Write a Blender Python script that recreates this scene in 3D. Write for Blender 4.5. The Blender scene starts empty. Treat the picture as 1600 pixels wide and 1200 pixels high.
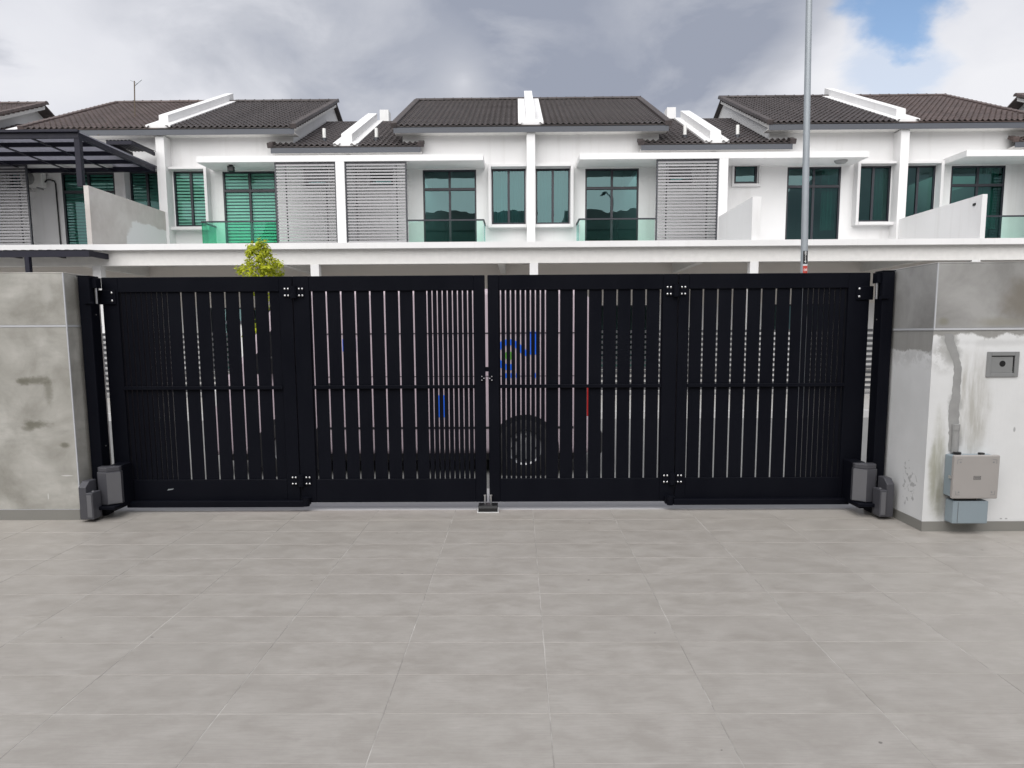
import bpy, bmesh, math, random
from math import radians, sin, cos, pi
from mathutils import Vector, Matrix, Euler

random.seed(11)
S = bpy.context.scene
C = S.collection

# ------------------------------------------------------------------ camera
cam_d = bpy.data.cameras.new('camera')
cam = bpy.data.objects.new('camera', cam_d)
C.objects.link(cam)
PITCH, YAW, ROLL, EYE = 0.1165, -0.009, 0.0058, 1.366
fwd = Vector((sin(YAW) * cos(PITCH), cos(YAW) * cos(PITCH), -sin(PITCH)))
rgt0 = Vector((cos(YAW), -sin(YAW), 0))
dwn0 = fwd.cross(rgt0)
rgt = rgt0 * cos(ROLL) + dwn0 * sin(ROLL)
dwn = -rgt0 * sin(ROLL) + dwn0 * cos(ROLL)
M = Matrix((rgt, -dwn, -fwd)).transposed().to_4x4()
M.translation = (0, 0, EYE)
cam.matrix_world = M
cam_d.sensor_width = 36
cam_d.lens = 1116 / 1600 * 36
cam_d.shift_y = 51 / 1600
cam_d.clip_start = 0.05
cam_d.clip_end = 2000
S.camera = cam

# ------------------------------------------------------------------ light
SUN_EL, SUN_AZ = radians(41), radians(192)          # azimuth clockwise from +Y: behind the camera, to its right
sd = bpy.data.lights.new('sun', 'SUN')
sd.energy = 4.0
sd.angle = radians(84)
sd.color = (1.0, 0.975, 0.945)
so = bpy.data.objects.new('sun', sd)
C.objects.link(so)
to_sun = Vector((sin(SUN_AZ) * cos(SUN_EL), cos(SUN_AZ) * cos(SUN_EL), sin(SUN_EL)))
so.rotation_euler = to_sun.to_track_quat('Z', 'Y').to_euler()
S.view_settings.view_transform = 'Standard'
S.view_settings.look = 'None'
S.view_settings.exposure = 0.08
S.view_settings.gamma = 1.0
S.view_settings.use_curve_mapping = False
S.cycles.max_bounces = 10
S.cycles.transparent_max_bounces = 16


# ------------------------------------------------------------------ node helper
class NT:
    def __init__(s, tree):
        s.t = tree
        s.t.nodes.clear()

    def n(s, typ, **kw):
        nd = s.t.nodes.new(typ)
        for k, v in kw.items():
            setattr(nd, k, v)
        return nd

    def put(s, sock, v):
        if hasattr(v, 'is_linked') or isinstance(v, bpy.types.NodeSocket):
            s.t.links.new(v, sock)
        elif isinstance(v, (tuple, list)) and len(v) == 3 and sock.type == 'RGBA':
            sock.default_value = (*v, 1)
        else:
            sock.default_value = v

    def math(s, op, a, b=None, c=None, clamp=False):
        nd = s.n('ShaderNodeMath', operation=op, use_clamp=clamp)
        for i, v in enumerate((a, b, c)):
            if v is not None:
                s.put(nd.inputs[i], v)
        return nd.outputs[0]

    def vmath(s, op, a, b=None):
        nd = s.n('ShaderNodeVectorMath', operation=op)
        s.put(nd.inputs[0], a)
        if b is not None:
            s.put(nd.inputs[1], b)
        return nd.outputs['Value'] if op in ('DOT_PRODUCT', 'LENGTH') else nd.outputs[0]

    def mapping(s, vec, scale=(1, 1, 1), loc=(0, 0, 0)):
        nd = s.n('ShaderNodeMapping')
        s.put(nd.inputs['Vector'], vec)
        nd.inputs['Scale'].default_value = scale
        nd.inputs['Location'].default_value = loc
        return nd.outputs[0]

    def noise(s, vec, scale, detail=6, rough=0.55, dist=0.0):
        nd = s.n('ShaderNodeTexNoise')
        s.put(nd.inputs['Vector'], vec)
        nd.inputs['Scale'].default_value = scale
        nd.inputs['Detail'].default_value = detail
        nd.inputs['Roughness'].default_value = rough
        nd.inputs['Distortion'].default_value = dist
        return nd.outputs['Fac']

    def remap(s, v, a, b, lo=0.0, hi=1.0, smooth=False):
        nd = s.n('ShaderNodeMapRange')
        if smooth:
            nd.interpolation_type = 'SMOOTHSTEP'
        s.put(nd.inputs['Value'], v)
        for i, q in enumerate((a, b, lo, hi)):
            s.put(nd.inputs[1 + i], q)
        return nd.outputs[0]

    def mix(s, f, a, b, blend='MIX'):
        nd = s.n('ShaderNodeMix', data_type='RGBA', blend_type=blend)
        s.put(nd.inputs[0], f)
        s.put(nd.inputs[6], a)
        s.put(nd.inputs[7], b)
        return nd.outputs[2]

    def xyz(s, vec):
        nd = s.n('ShaderNodeSeparateXYZ')
        s.put(nd.inputs[0], vec)
        return nd.outputs

    def bump(s, h, strength=0.2, dist=0.01):
        nd = s.n('ShaderNodeBump')
        s.put(nd.inputs['Height'], h)
        nd.inputs['Strength'].default_value = strength
        nd.inputs['Distance'].default_value = dist
        return nd.outputs[0]

    def pos(s):
        return s.n('ShaderNodeNewGeometry').outputs['Position']

    def rand(s):
        return s.n('ShaderNodeObjectInfo').outputs['Random']

    def blob(s, X, Z, cx, cz, rx, rz, warp, amt=0.5, soft=0.5):
        dx = s.math('DIVIDE', s.math('SUBTRACT', X, cx), rx)
        dz = s.math('DIVIDE', s.math('SUBTRACT', Z, cz), rz)
        d = s.math('SQRT', s.math('ADD', s.math('MULTIPLY', dx, dx), s.math('MULTIPLY', dz, dz)))
        d = s.math('ADD', d, s.math('MULTIPLY', s.math('SUBTRACT', warp, 0.5), amt * 2))
        return s.remap(d, 1 - soft, 1.0, 1.0, 0.0, smooth=True)


# ------------------------------------------------------------------ sky
W = bpy.data.worlds.new('World')
S.world = W
W.use_nodes = True
q = NT(W.node_tree)
sky = q.n('ShaderNodeTexSky', sky_type='NISHITA')
sky.sun_disc = False
sky.sun_elevation = SUN_EL
sky.sun_rotation = SUN_AZ
bg_sky = q.n('ShaderNodeBackground')
q.put(bg_sky.inputs[0], q.mix(1.0, sky.outputs[0], (1.0, 1.0, 1.0), 'MULTIPLY'))
bg_sky.inputs[1].default_value = 0.15
D = q.n('ShaderNodeTexCoord').outputs['Generated']
D = q.vmath('NORMALIZE', D)
dz = q.xyz(D)[2]
den = q.math('ADD', q.math('MAXIMUM', dz, 0.0), 0.30)
cv = q.n('ShaderNodeVectorMath', operation='SCALE')
q.put(cv.inputs[0], D)
q.put(cv.inputs['Scale'], q.math('DIVIDE', 1.0, den))
P = cv.outputs[0]
n1 = q.noise(q.mapping(P, loc=(3.1, 1.7, 0.4)), 1.15, 9, 0.52, 0.25)
n2 = q.noise(q.mapping(P, loc=(7.7, 4.2, 2.0)), 3.1, 8, 0.55, 0.35)


def dirblob(d, r0, r1):
    """1 inside r0 degrees of direction d, 0 beyond r1, edge broken up by the cloud noise"""
    dd = Vector(d).normalized()
    v = q.vmath('DOT_PRODUCT', D, tuple(dd))
    ang = q.math('MULTIPLY', q.math('ARCCOSINE', q.math('MINIMUM', v, 1.0)), 180 / pi)
    ang = q.math('ADD', ang, q.math('MULTIPLY', q.math('SUBTRACT', n2, 0.5), 16))
    return q.remap(ang, r0, r1, 1.0, 0.0, smooth=True)


# brightness of the cloud deck: broad noise, then the grey belly and the lit heads of this sky
b = q.math('ADD', q.math('MULTIPLY', q.math('SUBTRACT', n1, 0.5), 1.30), 0.455)
b = q.math('ADD', b, q.math('MULTIPLY', q.math('SUBTRACT', n2, 0.5), 0.80))
for d, r0, r1, a in (((0.113, 0.929, 0.365), 3, 17, -0.50), ((-0.12, 0.92, 0.39), 2, 11, -0.30),
                     ((0.24, 0.896, 0.375), 1, 8, -0.26), ((0.05, 0.95, 0.29), 1, 9, -0.12),
                     ((-0.513, 0.803, 0.303), 0, 9, 0.20), ((-0.30, 0.88, 0.31), 0, 9, -0.10), ((-0.067, 0.946, 0.318), 0, 4, 0.40),
                     ((0.377, 0.88, 0.289), 0, 7, 0.42), ((0.52, 0.813, 0.300), 0, 12, 0.36),
                     ((-0.55, 0.79, 0.30), 0, 3.0, -0.3), ((-0.35, 0.85, 0.40), 0, 8, -0.10)):
    b = q.math('ADD', b, q.math('MULTIPLY', dirblob(d, r0, r1), a))
b = q.math('ADD', b, q.remap(dz, 0.345, 0.25, 0.0, 0.13, smooth=True))
ramp = q.n('ShaderNodeValToRGB')
q.put(ramp.inputs[0], b)
els = ramp.color_ramp.elements
els[0].position, els[0].color = 0.0, (0.315, 0.345, 0.425, 1)
els[1].position, els[1].color = 1.0, (0.83, 0.835, 0.87, 1)
e = els.new(0.45)
e.color = (0.51, 0.53, 0.59, 1)
e = els.new(0.75)
e.color = (0.74, 0.75, 0.80, 1)
bg_c = q.n('ShaderNodeBackground')
q.put(bg_c.inputs[0], ramp.outputs[0])
bg_c.inputs[1].default_value = 1.0
gap = q.math('MAXIMUM', dirblob((0.430, 0.826, 0.372), 0.2, 3.5), q.math('MULTIPLY', dirblob((0.425, 0.858, 0.285), 0.0, 3.0), 0.40))
gap = q.math('MAXIMUM', gap, q.math('MULTIPLY', q.remap(n1, 0.30, 0.22, 0.0, 1.0), 0.8))
ms = q.n('ShaderNodeMixShader')
q.put(ms.inputs[0], gap)
q.t.links.new(bg_c.outputs[0], ms.inputs[1])
q.t.links.new(bg_sky.outputs[0], ms.inputs[2])
wo = q.n('ShaderNodeOutputWorld')
q.t.links.new(ms.outputs[0], wo.inputs[0])


# ------------------------------------------------------------------ materials
def material(name, build):
    m = bpy.data.materials.new(name)
    m.use_nodes = True
    t = NT(m.node_tree)
    out = t.n('ShaderNodeOutputMaterial')
    sh = build(t)
    t.t.links.new(sh, out.inputs[0])
    return m


def bsdf(t, col, rough=0.6, metal=0.0, normal=None, spec=None, coat=None):
    p = t.n('ShaderNodeBsdfPrincipled')
    t.put(p.inputs['Base Color'], col)
    t.put(p.inputs['Roughness'], rough)
    p.inputs['Metallic'].default_value = metal
    if normal is not None:
        t.put(p.inputs['Normal'], normal)
    if spec is not None:
        p.inputs['Specular IOR Level'].default_value = spec
    if coat is not None:
        p.inputs['Coat Weight'].default_value = coat
    return p.outputs[0]


def simple(name, col, rough=0.5, metal=0.0, var=0.12, scale=6.0, bump=0.05, spec=None, objvar=0.0):
    def f(t):
        p = t.pos()
        n = t.noise(p, scale, 6)
        c2 = tuple(max(0, c * (1 - var)) for c in col)
        c3 = tuple(min(1, c * (1 + var)) for c in col)
        c = t.mix(n, c2, c3)
        if objvar:
            c = t.mix(1.0, c, t.mix(t.rand(), (1 - objvar,) * 3, (1 + objvar * 0.5,) * 3), 'MULTIPLY')
        nf = t.noise(p, scale * 12, 3)
        return bsdf(t, c, t.remap(n, 0.3, 0.7, rough * 0.88, min(1, rough * 1.12)), metal, t.bump(nf, bump, 0.004), spec)
    return material(name, f)


def m_house_paint(t):
    p = t.pos()
    streak = t.noise(t.mapping(p, (2.2, 2.2, 0.16)), 1.6, 6, 0.6)
    cl = t.noise(p, 0.55, 5)
    c = t.mix(t.remap(cl, 0.3, 0.75), (0.675, 0.672, 0.670), (0.735, 0.733, 0.732))
    c = t.mix(t.remap(streak, 0.55, 0.85, 0, 0.55), c, (0.53, 0.52, 0.50))
    return bsdf(t, c, 0.7, 0, t.bump(t.noise(p, 40, 3), 0.06, 0.004))


def m_bare_render(t):
    p = t.pos()
    X, Y, Z = t.xyz(p)
    n = t.noise(p, 1.3, 7, 0.6)
    c = t.mix(t.remap(n, 0.3, 0.7), (0.43, 0.40, 0.375), (0.56, 0.535, 0.51))
    w = t.noise(p, 2.0, 6, 0.6)
    # white patch at the foot of the wall beside the house
    w_ = t.math('MULTIPLY', t.math('SUBTRACT', w, 0.5), 0.9)
    e1 = t.remap(t.math('ADD', t.math('SUBTRACT', Y, t.math('MULTIPLY', t.math('MAXIMUM', t.math('SUBTRACT', Z, 4.5), 0.0), 0.7)), w_), 23.22, 23.34)
    e2 = t.remap(t.math('ADD', Z, t.math('MULTIPLY', w_, 0.4)), 5.08, 5.03)
    m = t.math('MULTIPLY', e1, e2)
    c = t.mix(m, c, (0.66, 0.66, 0.655))
    return bsdf(t, c, 0.85, 0, t.bump(t.noise(p, 25, 4), 0.12, 0.005))


def m_roof(base, alt):
    def f(t):
        p = t.pos()
        n = t.noise(p, 5.5, 4, 0.7)
        g = t.noise(p, 0.8, 5)
        c = t.mix(t.remap(n, 0.3, 0.7), base, alt)
        c = t.mix(t.remap(g, 0.5, 0.8, 0, 0.4), c, (0.030, 0.027, 0.027))
        return bsdf(t, c, 0.52, 0, t.bump(t.noise(p, 30, 3), 0.15, 0.004), 0.45)
    return f


def m_floor_tile(t):
    tc = t.n('ShaderNodeTexCoord').outputs['Object']
    r = t.rand()
    off = t.n('ShaderNodeCombineXYZ')
    t.put(off.inputs[0], t.math('MULTIPLY', r, 37.0))
    t.put(off.inputs[1], t.math('MULTIPLY', r, 91.0))
    v = t.vmath('ADD', tc, off.outputs[0])
    a = t.noise(t.mapping(v, (1.5, 2.3, 1)), 3.0, 10, 0.66, 0.25)
    bq = t.noise(t.mapping(v, (1.6, 34, 1)), 5.0, 6, 0.65)
    cl = t.noise(t.mapping(v, (1.0, 1.5, 1)), 7.0, 8, 0.66, 0.2)
    g = t.noise(t.pos(), 0.8, 5, 0.6)
    fine = t.noise(v, 160, 2)
    c = t.mix(t.remap(a, 0.36, 0.64), (0.325, 0.300, 0.271), (0.412, 0.387, 0.357))
    c = t.mix(t.remap(bq, 0.46, 0.68, 0, 0.55), c, (0.285, 0.262, 0.238))
    c = t.mix(t.remap(cl, 0.52, 0.68, 0, 0.38), c, (0.455, 0.430, 0.400))
    c = t.mix(t.remap(cl, 0.44, 0.32, 0, 0.26), c, (0.275, 0.252, 0.228))
    c = t.mix(t.remap(g, 0.35, 0.7, 0, 0.30), c, (0.400, 0.383, 0.350))
    c = t.mix(t.remap(t.noise(t.pos(), 1.7, 5, 0.6), 0.55, 0.75, 0, 0.35), c, (0.295, 0.268, 0.244))
    c = t.mix(t.remap(r, 0, 1, 0, 0.20), c, (0.300, 0.278, 0.255))
    # paler, warmer mottling that grows towards the gate
    py = t.xyz(t.pos())[1]
    gate_tint = t.math('MULTIPLY', t.remap(py, 4.2, 5.4, 0, 1, smooth=True), t.remap(t.noise(t.mapping(t.pos(), (1, 2.0, 1)), 2.4, 7, 0.68), 0.36, 0.66))
    c = t.mix(t.math('MULTIPLY', gate_tint, 0.35), c, (0.46, 0.425, 0.38))
    sp = t.noise(t.pos(), 17, 1)
    c = t.mix(t.remap(sp, 0.80, 0.82, 0, 0.7), c, (0.08, 0.075, 0.07))
    return bsdf(t, c, t.remap(a, 0.3, 0.7, 0.36, 0.48), 0, t.bump(fine, 0.05, 0.002), 0.42)


def m_grout(t):
    p = t.pos()
    n = t.noise(p, 2.6, 5, 0.7)
    c = t.mix(t.remap(n, 0.42, 0.62), (0.28, 0.265, 0.245), (0.50, 0.48, 0.45))
    return bsdf(t, c, 0.9)


def m_left_pillar(t):
    p = t.pos()
    X, Y, Z = t.xyz(p)
    n = t.noise(t.mapping(p, (1, 1, 1.0)), 2.3, 8, 0.6, 0.4)
    s = t.noise(t.mapping(p, (1.4, 1.4, 7)), 2.2, 7, 0.6)
    c = t.mix(t.remap(n, 0.36, 0.66), (0.29, 0.280, 0.250), (0.53, 0.518, 0.482))
    c = t.mix(t.remap(s, 0.5, 0.8, 0, 0.35), c, (0.245, 0.24, 0.22))
    w = t.noise(t.mapping(p, (1, 1, 1.6)), 13, 9, 0.72)
    dark = (0.135, 0.13, 0.098)
    for cx, cz, rx, rz, k in ((-3.52, 1.04, 0.17, 0.045, 0.75), (-3.435, 0.97, 0.045, 0.14, 0.5), (-3.61, 1.03, 0.07, 0.035, 0.6),
                              (-3.54, 0.72, 0.15, 0.045, 0.8), (-3.61, 0.69, 0.06, 0.03, 0.5), (-3.345, 0.565, 0.05, 0.03, 0.75)):
        c = t.mix(t.math('MULTIPLY', t.blob(X, Z, cx, cz, rx, rz, w, 0.75, 0.8), k), c, dark)
    c = t.mix(t.math('MULTIPLY', t.blob(X, Z, -3.39, 1.68, 0.06, 0.17, w, 0.5, 0.8), 0.5), c, (0.50, 0.49, 0.46))
    # scratches of lime near the outer arris
    c = t.mix(t.math('MULTIPLY', t.blob(X, Z, -3.345, 0.335, 0.06, 0.006, w, 0.5, 0.5), 0.9), c, (0.62, 0.61, 0.6))
    c = t.mix(t.math('MULTIPLY', t.blob(X, Z, -3.50, 0.18, 0.006, 0.03, w, 0.3, 0.5), 0.9), c, (0.6, 0.6, 0.58))
    return bsdf(t, c, t.remap(n, 0.3, 0.7, 0.4, 0.65), 0, t.bump(t.noise(p, 30, 6, 0.7), 0.18, 0.004), 0.35)


def m_right_cladding(t):
    p = t.pos()
    X, Y, Z = t.xyz(p)
    n = t.noise(p, 2.6, 8, 0.6, 0.4)
    c = t.mix(t.remap(n, 0.36, 0.66), (0.25, 0.246, 0.236), (0.385, 0.38, 0.37))
    w = t.noise(p, 6, 6, 0.6)
    br = t.blob(X, Z, 3.37, 1.57, 0.24, 0.20, w, 0.5, 0.6)
    c = t.mix(t.math('MULTIPLY', br, 0.75), c, (0.185, 0.165, 0.135))
    br2 = t.blob(X, Z, 3.20, 1.42, 0.25, 0.045, w, 0.6, 0.9)
    c = t.mix(t.math('MULTIPLY', br2, 0.5), c, (0.27, 0.255, 0.20))
    br3 = t.blob(X, Z, 2.82, 1.43, 0.05, 0.035, w, 0.6, 0.9)
    c = t.mix(t.math('MULTIPLY', br3, 0.6), c, (0.21, 0.20, 0.15))
    return bsdf(t, c, 0.5, 0, t.bump(t.noise(p, 35, 4), 0.06, 0.003), 0.35)


def m_right_skim(t):
    """white skim coat, ragged at the top over grey cement, with damp streaks at the corner"""
    p = t.pos()
    X, Y, Z = t.xyz(p)
    w = t.noise(p, 7, 8, 0.65)
    w2 = t.noise(t.mapping(p, (9, 9, 1.0)), 2.0, 7, 0.65)
    n = t.noise(p, 2.0, 6)
    c = t.mix(t.remap(n, 0.3, 0.7), (0.67, 0.675, 0.672), (0.765, 0.77, 0.772))
    # trowel streaks of thin coat
    zone = t.blob(X, Z, 3.04, 0.85, 0.17, 0.50, w, 0.35, 0.7)
    c = t.mix(t.math('MULTIPLY', t.math('MULTIPLY', zone, t.remap(w2, 0.36, 0.60)), 0.9), c, (0.44, 0.43, 0.395))
    # green-grey damp at the corner
    damp = t.blob(X, Z, 2.845, 0.45, 0.075, 0.48, w, 0.45, 0.7)
    c = t.mix(t.math('MULTIPLY', t.math('MULTIPLY', damp, t.remap(w2, 0.25, 0.6)), 0.85), c, (0.33, 0.325, 0.255))
    damp2 = t.blob(X, Z, 2.885, 0.22, 0.05, 0.22, w, 0.45, 0.7)
    c = t.mix(t.math('MULTIPLY', damp2, 0.6), c, (0.24, 0.235, 0.19))
    # grey cement above a ragged edge; it hangs lower on the return face
    ret = t.remap(Y, 4.803, 4.812)
    ret2 = t.remap(Y, 4.81, 5.36)
    edge = t.math('ADD', t.math('ADD', 1.325, t.math('MULTIPLY', t.math('SUBTRACT', w, 0.5), 0.16)), t.math('MULTIPLY', ret, -0.10))
    top = t.remap(t.math('SUBTRACT', Z, edge), -0.006, 0.012)
    smear = t.blob(X, Z, 2.84, 1.20, 0.12, 0.16, w, 0.6, 0.6)
    top = t.math('MAXIMUM', top, t.math('MULTIPLY', t.math('MULTIPLY', smear, t.remap(w, 0.42, 0.55)), 0.7))
    c = t.mix(top, c, t.mix(w2, (0.27, 0.265, 0.25), (0.37, 0.365, 0.35)))
    under = t.blob(X, Z, 3.2, 1.285, 0.5, 0.035, w, 0.7, 0.9)
    c = t.mix(t.math('MULTIPLY', under, 0.5), c, (0.52, 0.525, 0.52))
    # scuffs on the return face near the gate opener
    sc = t.math('MULTIPLY', t.blob(Y, Z, 5.0, 0.28, 0.10, 0.17, t.noise(p, 14, 8, 0.7), 0.9, 0.15), ret)
    sc = t.math('MULTIPLY', sc, t.remap(t.noise(p, 26, 4), 0.54, 0.60))
    c = t.mix(t.math('MULTIPLY', sc, 0.7), c, (0.34, 0.34, 0.34))
    for cx, cz, rx, rz, k in ((2.90, 1.22, 0.075, 0.10, 0.8), (2.93, 0.86, 0.065, 0.10, 0.75), (2.945, 0.62, 0.055, 0.14, 0.7), (2.875, 1.30, 0.09, 0.05, 0.8)):
        c = t.mix(t.math('MULTIPLY', t.blob(X, Z, cx, cz, rx, rz, w, 0.9, 0.6), k), c, (0.36, 0.36, 0.35))
    # nail marks
    for cx, cz, rx, rz in ((3.345, 0.70, 0.010, 0.022), (3.30, 0.085, 0.012, 0.006), (3.335, 0.085, 0.012, 0.006)):
        c = t.mix(t.math('MULTIPLY', t.blob(X, Z, cx, cz, rx, rz, w, 0.3, 0.5), 0.6), c, (0.2, 0.2, 0.2))
    return bsdf(t, c, 0.75, 0, t.bump(t.math('ADD', t.math('MULTIPLY', w, 0.6), t.math('MULTIPLY', w2, 0.4)), 0.5, 0.008), 0.3)


def m_black(t):
    p = t.pos()
    n = t.noise(t.mapping(p, (1, 1, 0.4)), 5, 5)
    c = t.mix(n, (0.0036, 0.0041, 0.0072), (0.0066, 0.0073, 0.0115))
    return bsdf(t, c, t.remap(n, 0.3, 0.7, 0.42, 0.56), 0, t.bump(t.noise(p, 300, 2), 0.06, 0.001), 0.07)


def glassy(name, tint, refl, k=1.0, rough=0.0):
    def f(t):
        tr = t.n('ShaderNodeBsdfTransparent')
        tr.inputs[0].default_value = (*tint, 1)
        gl = t.n('ShaderNodeBsdfGlossy')
        gl.inputs['Color'].default_value = (0.44, 0.70, 0.72, 1)
        gl.inputs['Roughness'].default_value = rough
        n = t.noise(t.pos(), 0.9, 2)
        bm = t.n('ShaderNodeBump')
        t.put(bm.inputs['Height'], n)
        bm.inputs['Strength'].default_value = 0.012
        bm.inputs['Distance'].default_value = 0.3
        t.t.links.new(bm.outputs[0], gl.inputs['Normal'])
        fr = t.n('ShaderNodeFresnel')
        fr.inputs[0].default_value = 1.5
        m = t.n('ShaderNodeMixShader')
        t.put(m.inputs[0], t.math('MINIMUM', t.math('ADD', t.math('MULTIPLY', fr.outputs[0], k), refl), 1.0))
        t.t.links.new(tr.outputs[0], m.inputs[1])
        t.t.links.new(gl.outputs[0], m.inputs[2])
        return m.outputs[0]
    return material(name, f)


def translucent(name, col, k=0.5, rough=0.5, objvar=False):
    def f(t):
        n = t.noise(t.pos(), 3, 4)
        c = t.mix(n, tuple(x * 0.82 for x in col), tuple(min(1, x * 1.15) for x in col))
        p = bsdf(t, c, rough, spec=0.35)
        tl = t.n('ShaderNodeBsdfTranslucent')
        t.put(tl.inputs[0], c)
        m = t.n('ShaderNodeMixShader')
        m.inputs[0].default_value = k
        t.t.links.new(p, m.inputs[1])
        t.t.links.new(tl.outputs[0], m.inputs[2])
        return m.outputs[0]
    return material(name, f)


def m_leaf(t):
    p = t.pos()
    n = t.noise(p, 9, 3)
    r = t.noise(p, 55, 2)
    c = t.mix(t.remap(n, 0.35, 0.65), (0.20, 0.26, 0.014), (0.66, 0.70, 0.035))
    c = t.mix(t.remap(r, 0.45, 0.7, 0, 0.6), c, (0.55, 0.54, 0.04))
    s1 = bsdf(t, c, 0.5, spec=0.3)
    tl = t.n('ShaderNodeBsdfTranslucent')
    t.put(tl.inputs[0], c)
    m = t.n('ShaderNodeMixShader')
    m.inputs[0].default_value = 0.35
    t.t.links.new(s1, m.inputs[1])
    t.t.links.new(tl.outputs[0], m.inputs[2])
    return m.outputs[0]


def m_asphalt(t):
    p = t.pos()
    n = t.noise(p, 40, 4)
    g = t.noise(p, 0.4, 5)
    c = t.mix(n, (0.13, 0.13, 0.13), (0.21, 0.21, 0.205))
    c = t.mix(t.remap(g, 0.4, 0.7, 0, 0.5), c, (0.24, 0.235, 0.225))
    return bsdf(t, c, 0.85, 0, t.bump(n, 0.3, 0.006))


MAT = dict(
    paint=material('house_paint', m_house_paint),
    bare=material('bare_cement_render', m_bare_render),
    soffit=simple('soffit_paint', (0.70, 0.69, 0.67), 0.75),
    dim=simple('porch_wall_paint', (0.74, 0.70, 0.66), 0.75, var=0.06, scale=1.0),
    roof=material('roof_tile_dark', m_roof((0.024, 0.019, 0.019), (0.072, 0.058, 0.057))),
    roof_brown=material('roof_tile_brown', m_roof((0.048, 0.034, 0.031), (0.115, 0.082, 0.075))),
    fascia=simple('fascia_slate', (0.062, 0.068, 0.082), 0.5, scale=1.5),
    trim=simple('surround_paint', (0.63, 0.625, 0.625), 0.65, var=0.06, scale=1.5),
    frame=simple('window_frame_dark', (0.014, 0.016, 0.024), 0.4, var=0.1),
    louvre=simple('louvre_grey', (0.30, 0.295, 0.305), 0.42, 0.3, var=0.05, scale=2, objvar=0.10),
    louvre_post=simple('louvre_post_dark', (0.035, 0.037, 0.045), 0.45),
    glass=glassy('window_glass_teal', (0.15, 0.36, 0.35), 0.06),
    glass_green=glassy('window_glass_green', (0.52, 0.82, 0.72), 0.0, 0.8),
    rail_glass=glassy('balustrade_glass', (0.84, 0.965, 0.92), 0.0, 0.45),
    rail_glass_dark=glassy('balustrade_glass_dark', (0.62, 0.93, 0.80), 0.0, 0.45),
    glass_shade=glassy('window_glass_shaded', (0.24, 0.44, 0.40), 0.0, 0.7),  # green glass darkened, the awning's shade put into its tint
    glass_deep=glassy('window_glass_deep', (0.15, 0.40, 0.34), 0.045, 0.9),
    blind=simple('blind_fabric', (0.72, 0.74, 0.72), 0.8, var=0.04),
    curtain=simple('curtain_fabric', (0.42, 0.46, 0.47), 0.85, var=0.08),
    navy=simple('awning_steel', (0.012, 0.012, 0.022), 0.45, var=0.15, scale=3, spec=0.2),
    sheet=translucent('awning_sheet', (0.22, 0.22, 0.26), 0.45, 0.35),
    plastic_white=simple('white_plastic', (0.70, 0.70, 0.68), 0.45, var=0.05),
    plastic_black=simple('black_plastic', (0.012, 0.012, 0.013), 0.4),
    tile=material('porcelain_floor_tile', m_floor_tile),
    grout=material('grout', m_grout),
    skirting=simple('skirting_tile', (0.235, 0.23, 0.212), 0.45, var=0.10, scale=4),
    pillar_l=material('left_pillar_tile', m_left_pillar),
    clad_r=material('right_pillar_tile', m_right_cladding),
    skim=material('right_skim_coat', m_right_skim),
    chase=simple('cement_chase', (0.31, 0.31, 0.305), 0.9, var=0.22, scale=14, bump=0.3),
    alu=simple('aluminium_trim', (0.52, 0.53, 0.55), 0.45, 0.0, var=0.06),
    black=material('black_powder_coat', m_black),
    steel=simple('zinc_steel', (0.62, 0.62, 0.63), 0.3, 0.9, var=0.08),
    motor=simple('motor_cover_grey', (0.066, 0.066, 0.076), 0.42, var=0.08, bump=0.1),
    motor_side=simple('motor_cover_light', (0.135, 0.135, 0.145), 0.42, var=0.08, bump=0.1),
    box_grey=simple('enclosure_grey', (0.36, 0.338, 0.322), 0.5, var=0.04),
    box_blue=simple('enclosure_blue', (0.255, 0.308, 0.340), 0.45, var=0.05),
    box_metal=simple('recess_box_metal', (0.27, 0.275, 0.275), 0.5, 0.2, var=0.06),
    label_ink=simple('label_ink', (0.10, 0.10, 0.10), 0.6),
    galv=simple('galvanised_steel', (0.33, 0.36, 0.385), 0.5, 0.35, var=0.15, scale=4),
    red=simple('red_sticker', (0.45, 0.045, 0.03), 0.5),
    white=simple('white_sticker', (0.75, 0.75, 0.74), 0.5, var=0.03),
    leaf=material('young_leaf', m_leaf),
    bark=simple('bark', (0.12, 0.095, 0.07), 0.9, var=0.3, scale=20, bump=0.4),
    asphalt=material('asphalt', m_asphalt),
    concrete=simple('apron_concrete', (0.47, 0.465, 0.465), 0.85, var=0.08, scale=2.0, bump=0.15),
    pave=simple('pavement_concrete', (0.36, 0.35, 0.335), 0.9, var=0.12, scale=2.5, bump=0.2),
    soil=simple('bare_ground', (0.16, 0.15, 0.10), 0.95, var=0.3, scale=0.6, bump=0.3),
    van=simple('van_shade_greyed_paint', (0.45, 0.37, 0.41), 0.25, var=0.02),  # shade on the white van put into a muted grey-pink body colour
    tyre=simple('tyre_rubber', (0.018, 0.017, 0.018), 0.8),
    rim=simple('wheel_steel', (0.26, 0.26, 0.27), 0.35, 0.7),
    van_glass=simple('van_dark_glass', (0.010, 0.011, 0.013), 0.06, var=0.05),
    blue=simple('blue_decal', (0.015, 0.13, 0.75), 0.4, var=0.05),
    green=simple('green_decal', (0.10, 0.30, 0.05), 0.4, var=0.05),
    lamp_red=simple('red_lamp', (0.35, 0.02, 0.02), 0.2),
    lamp_clear=simple('clear_lamp', (0.55, 0.55, 0.55), 0.15),
    fence=simple('fence_dark_metal', (0.045, 0.046, 0.05), 0.5),
)


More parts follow.
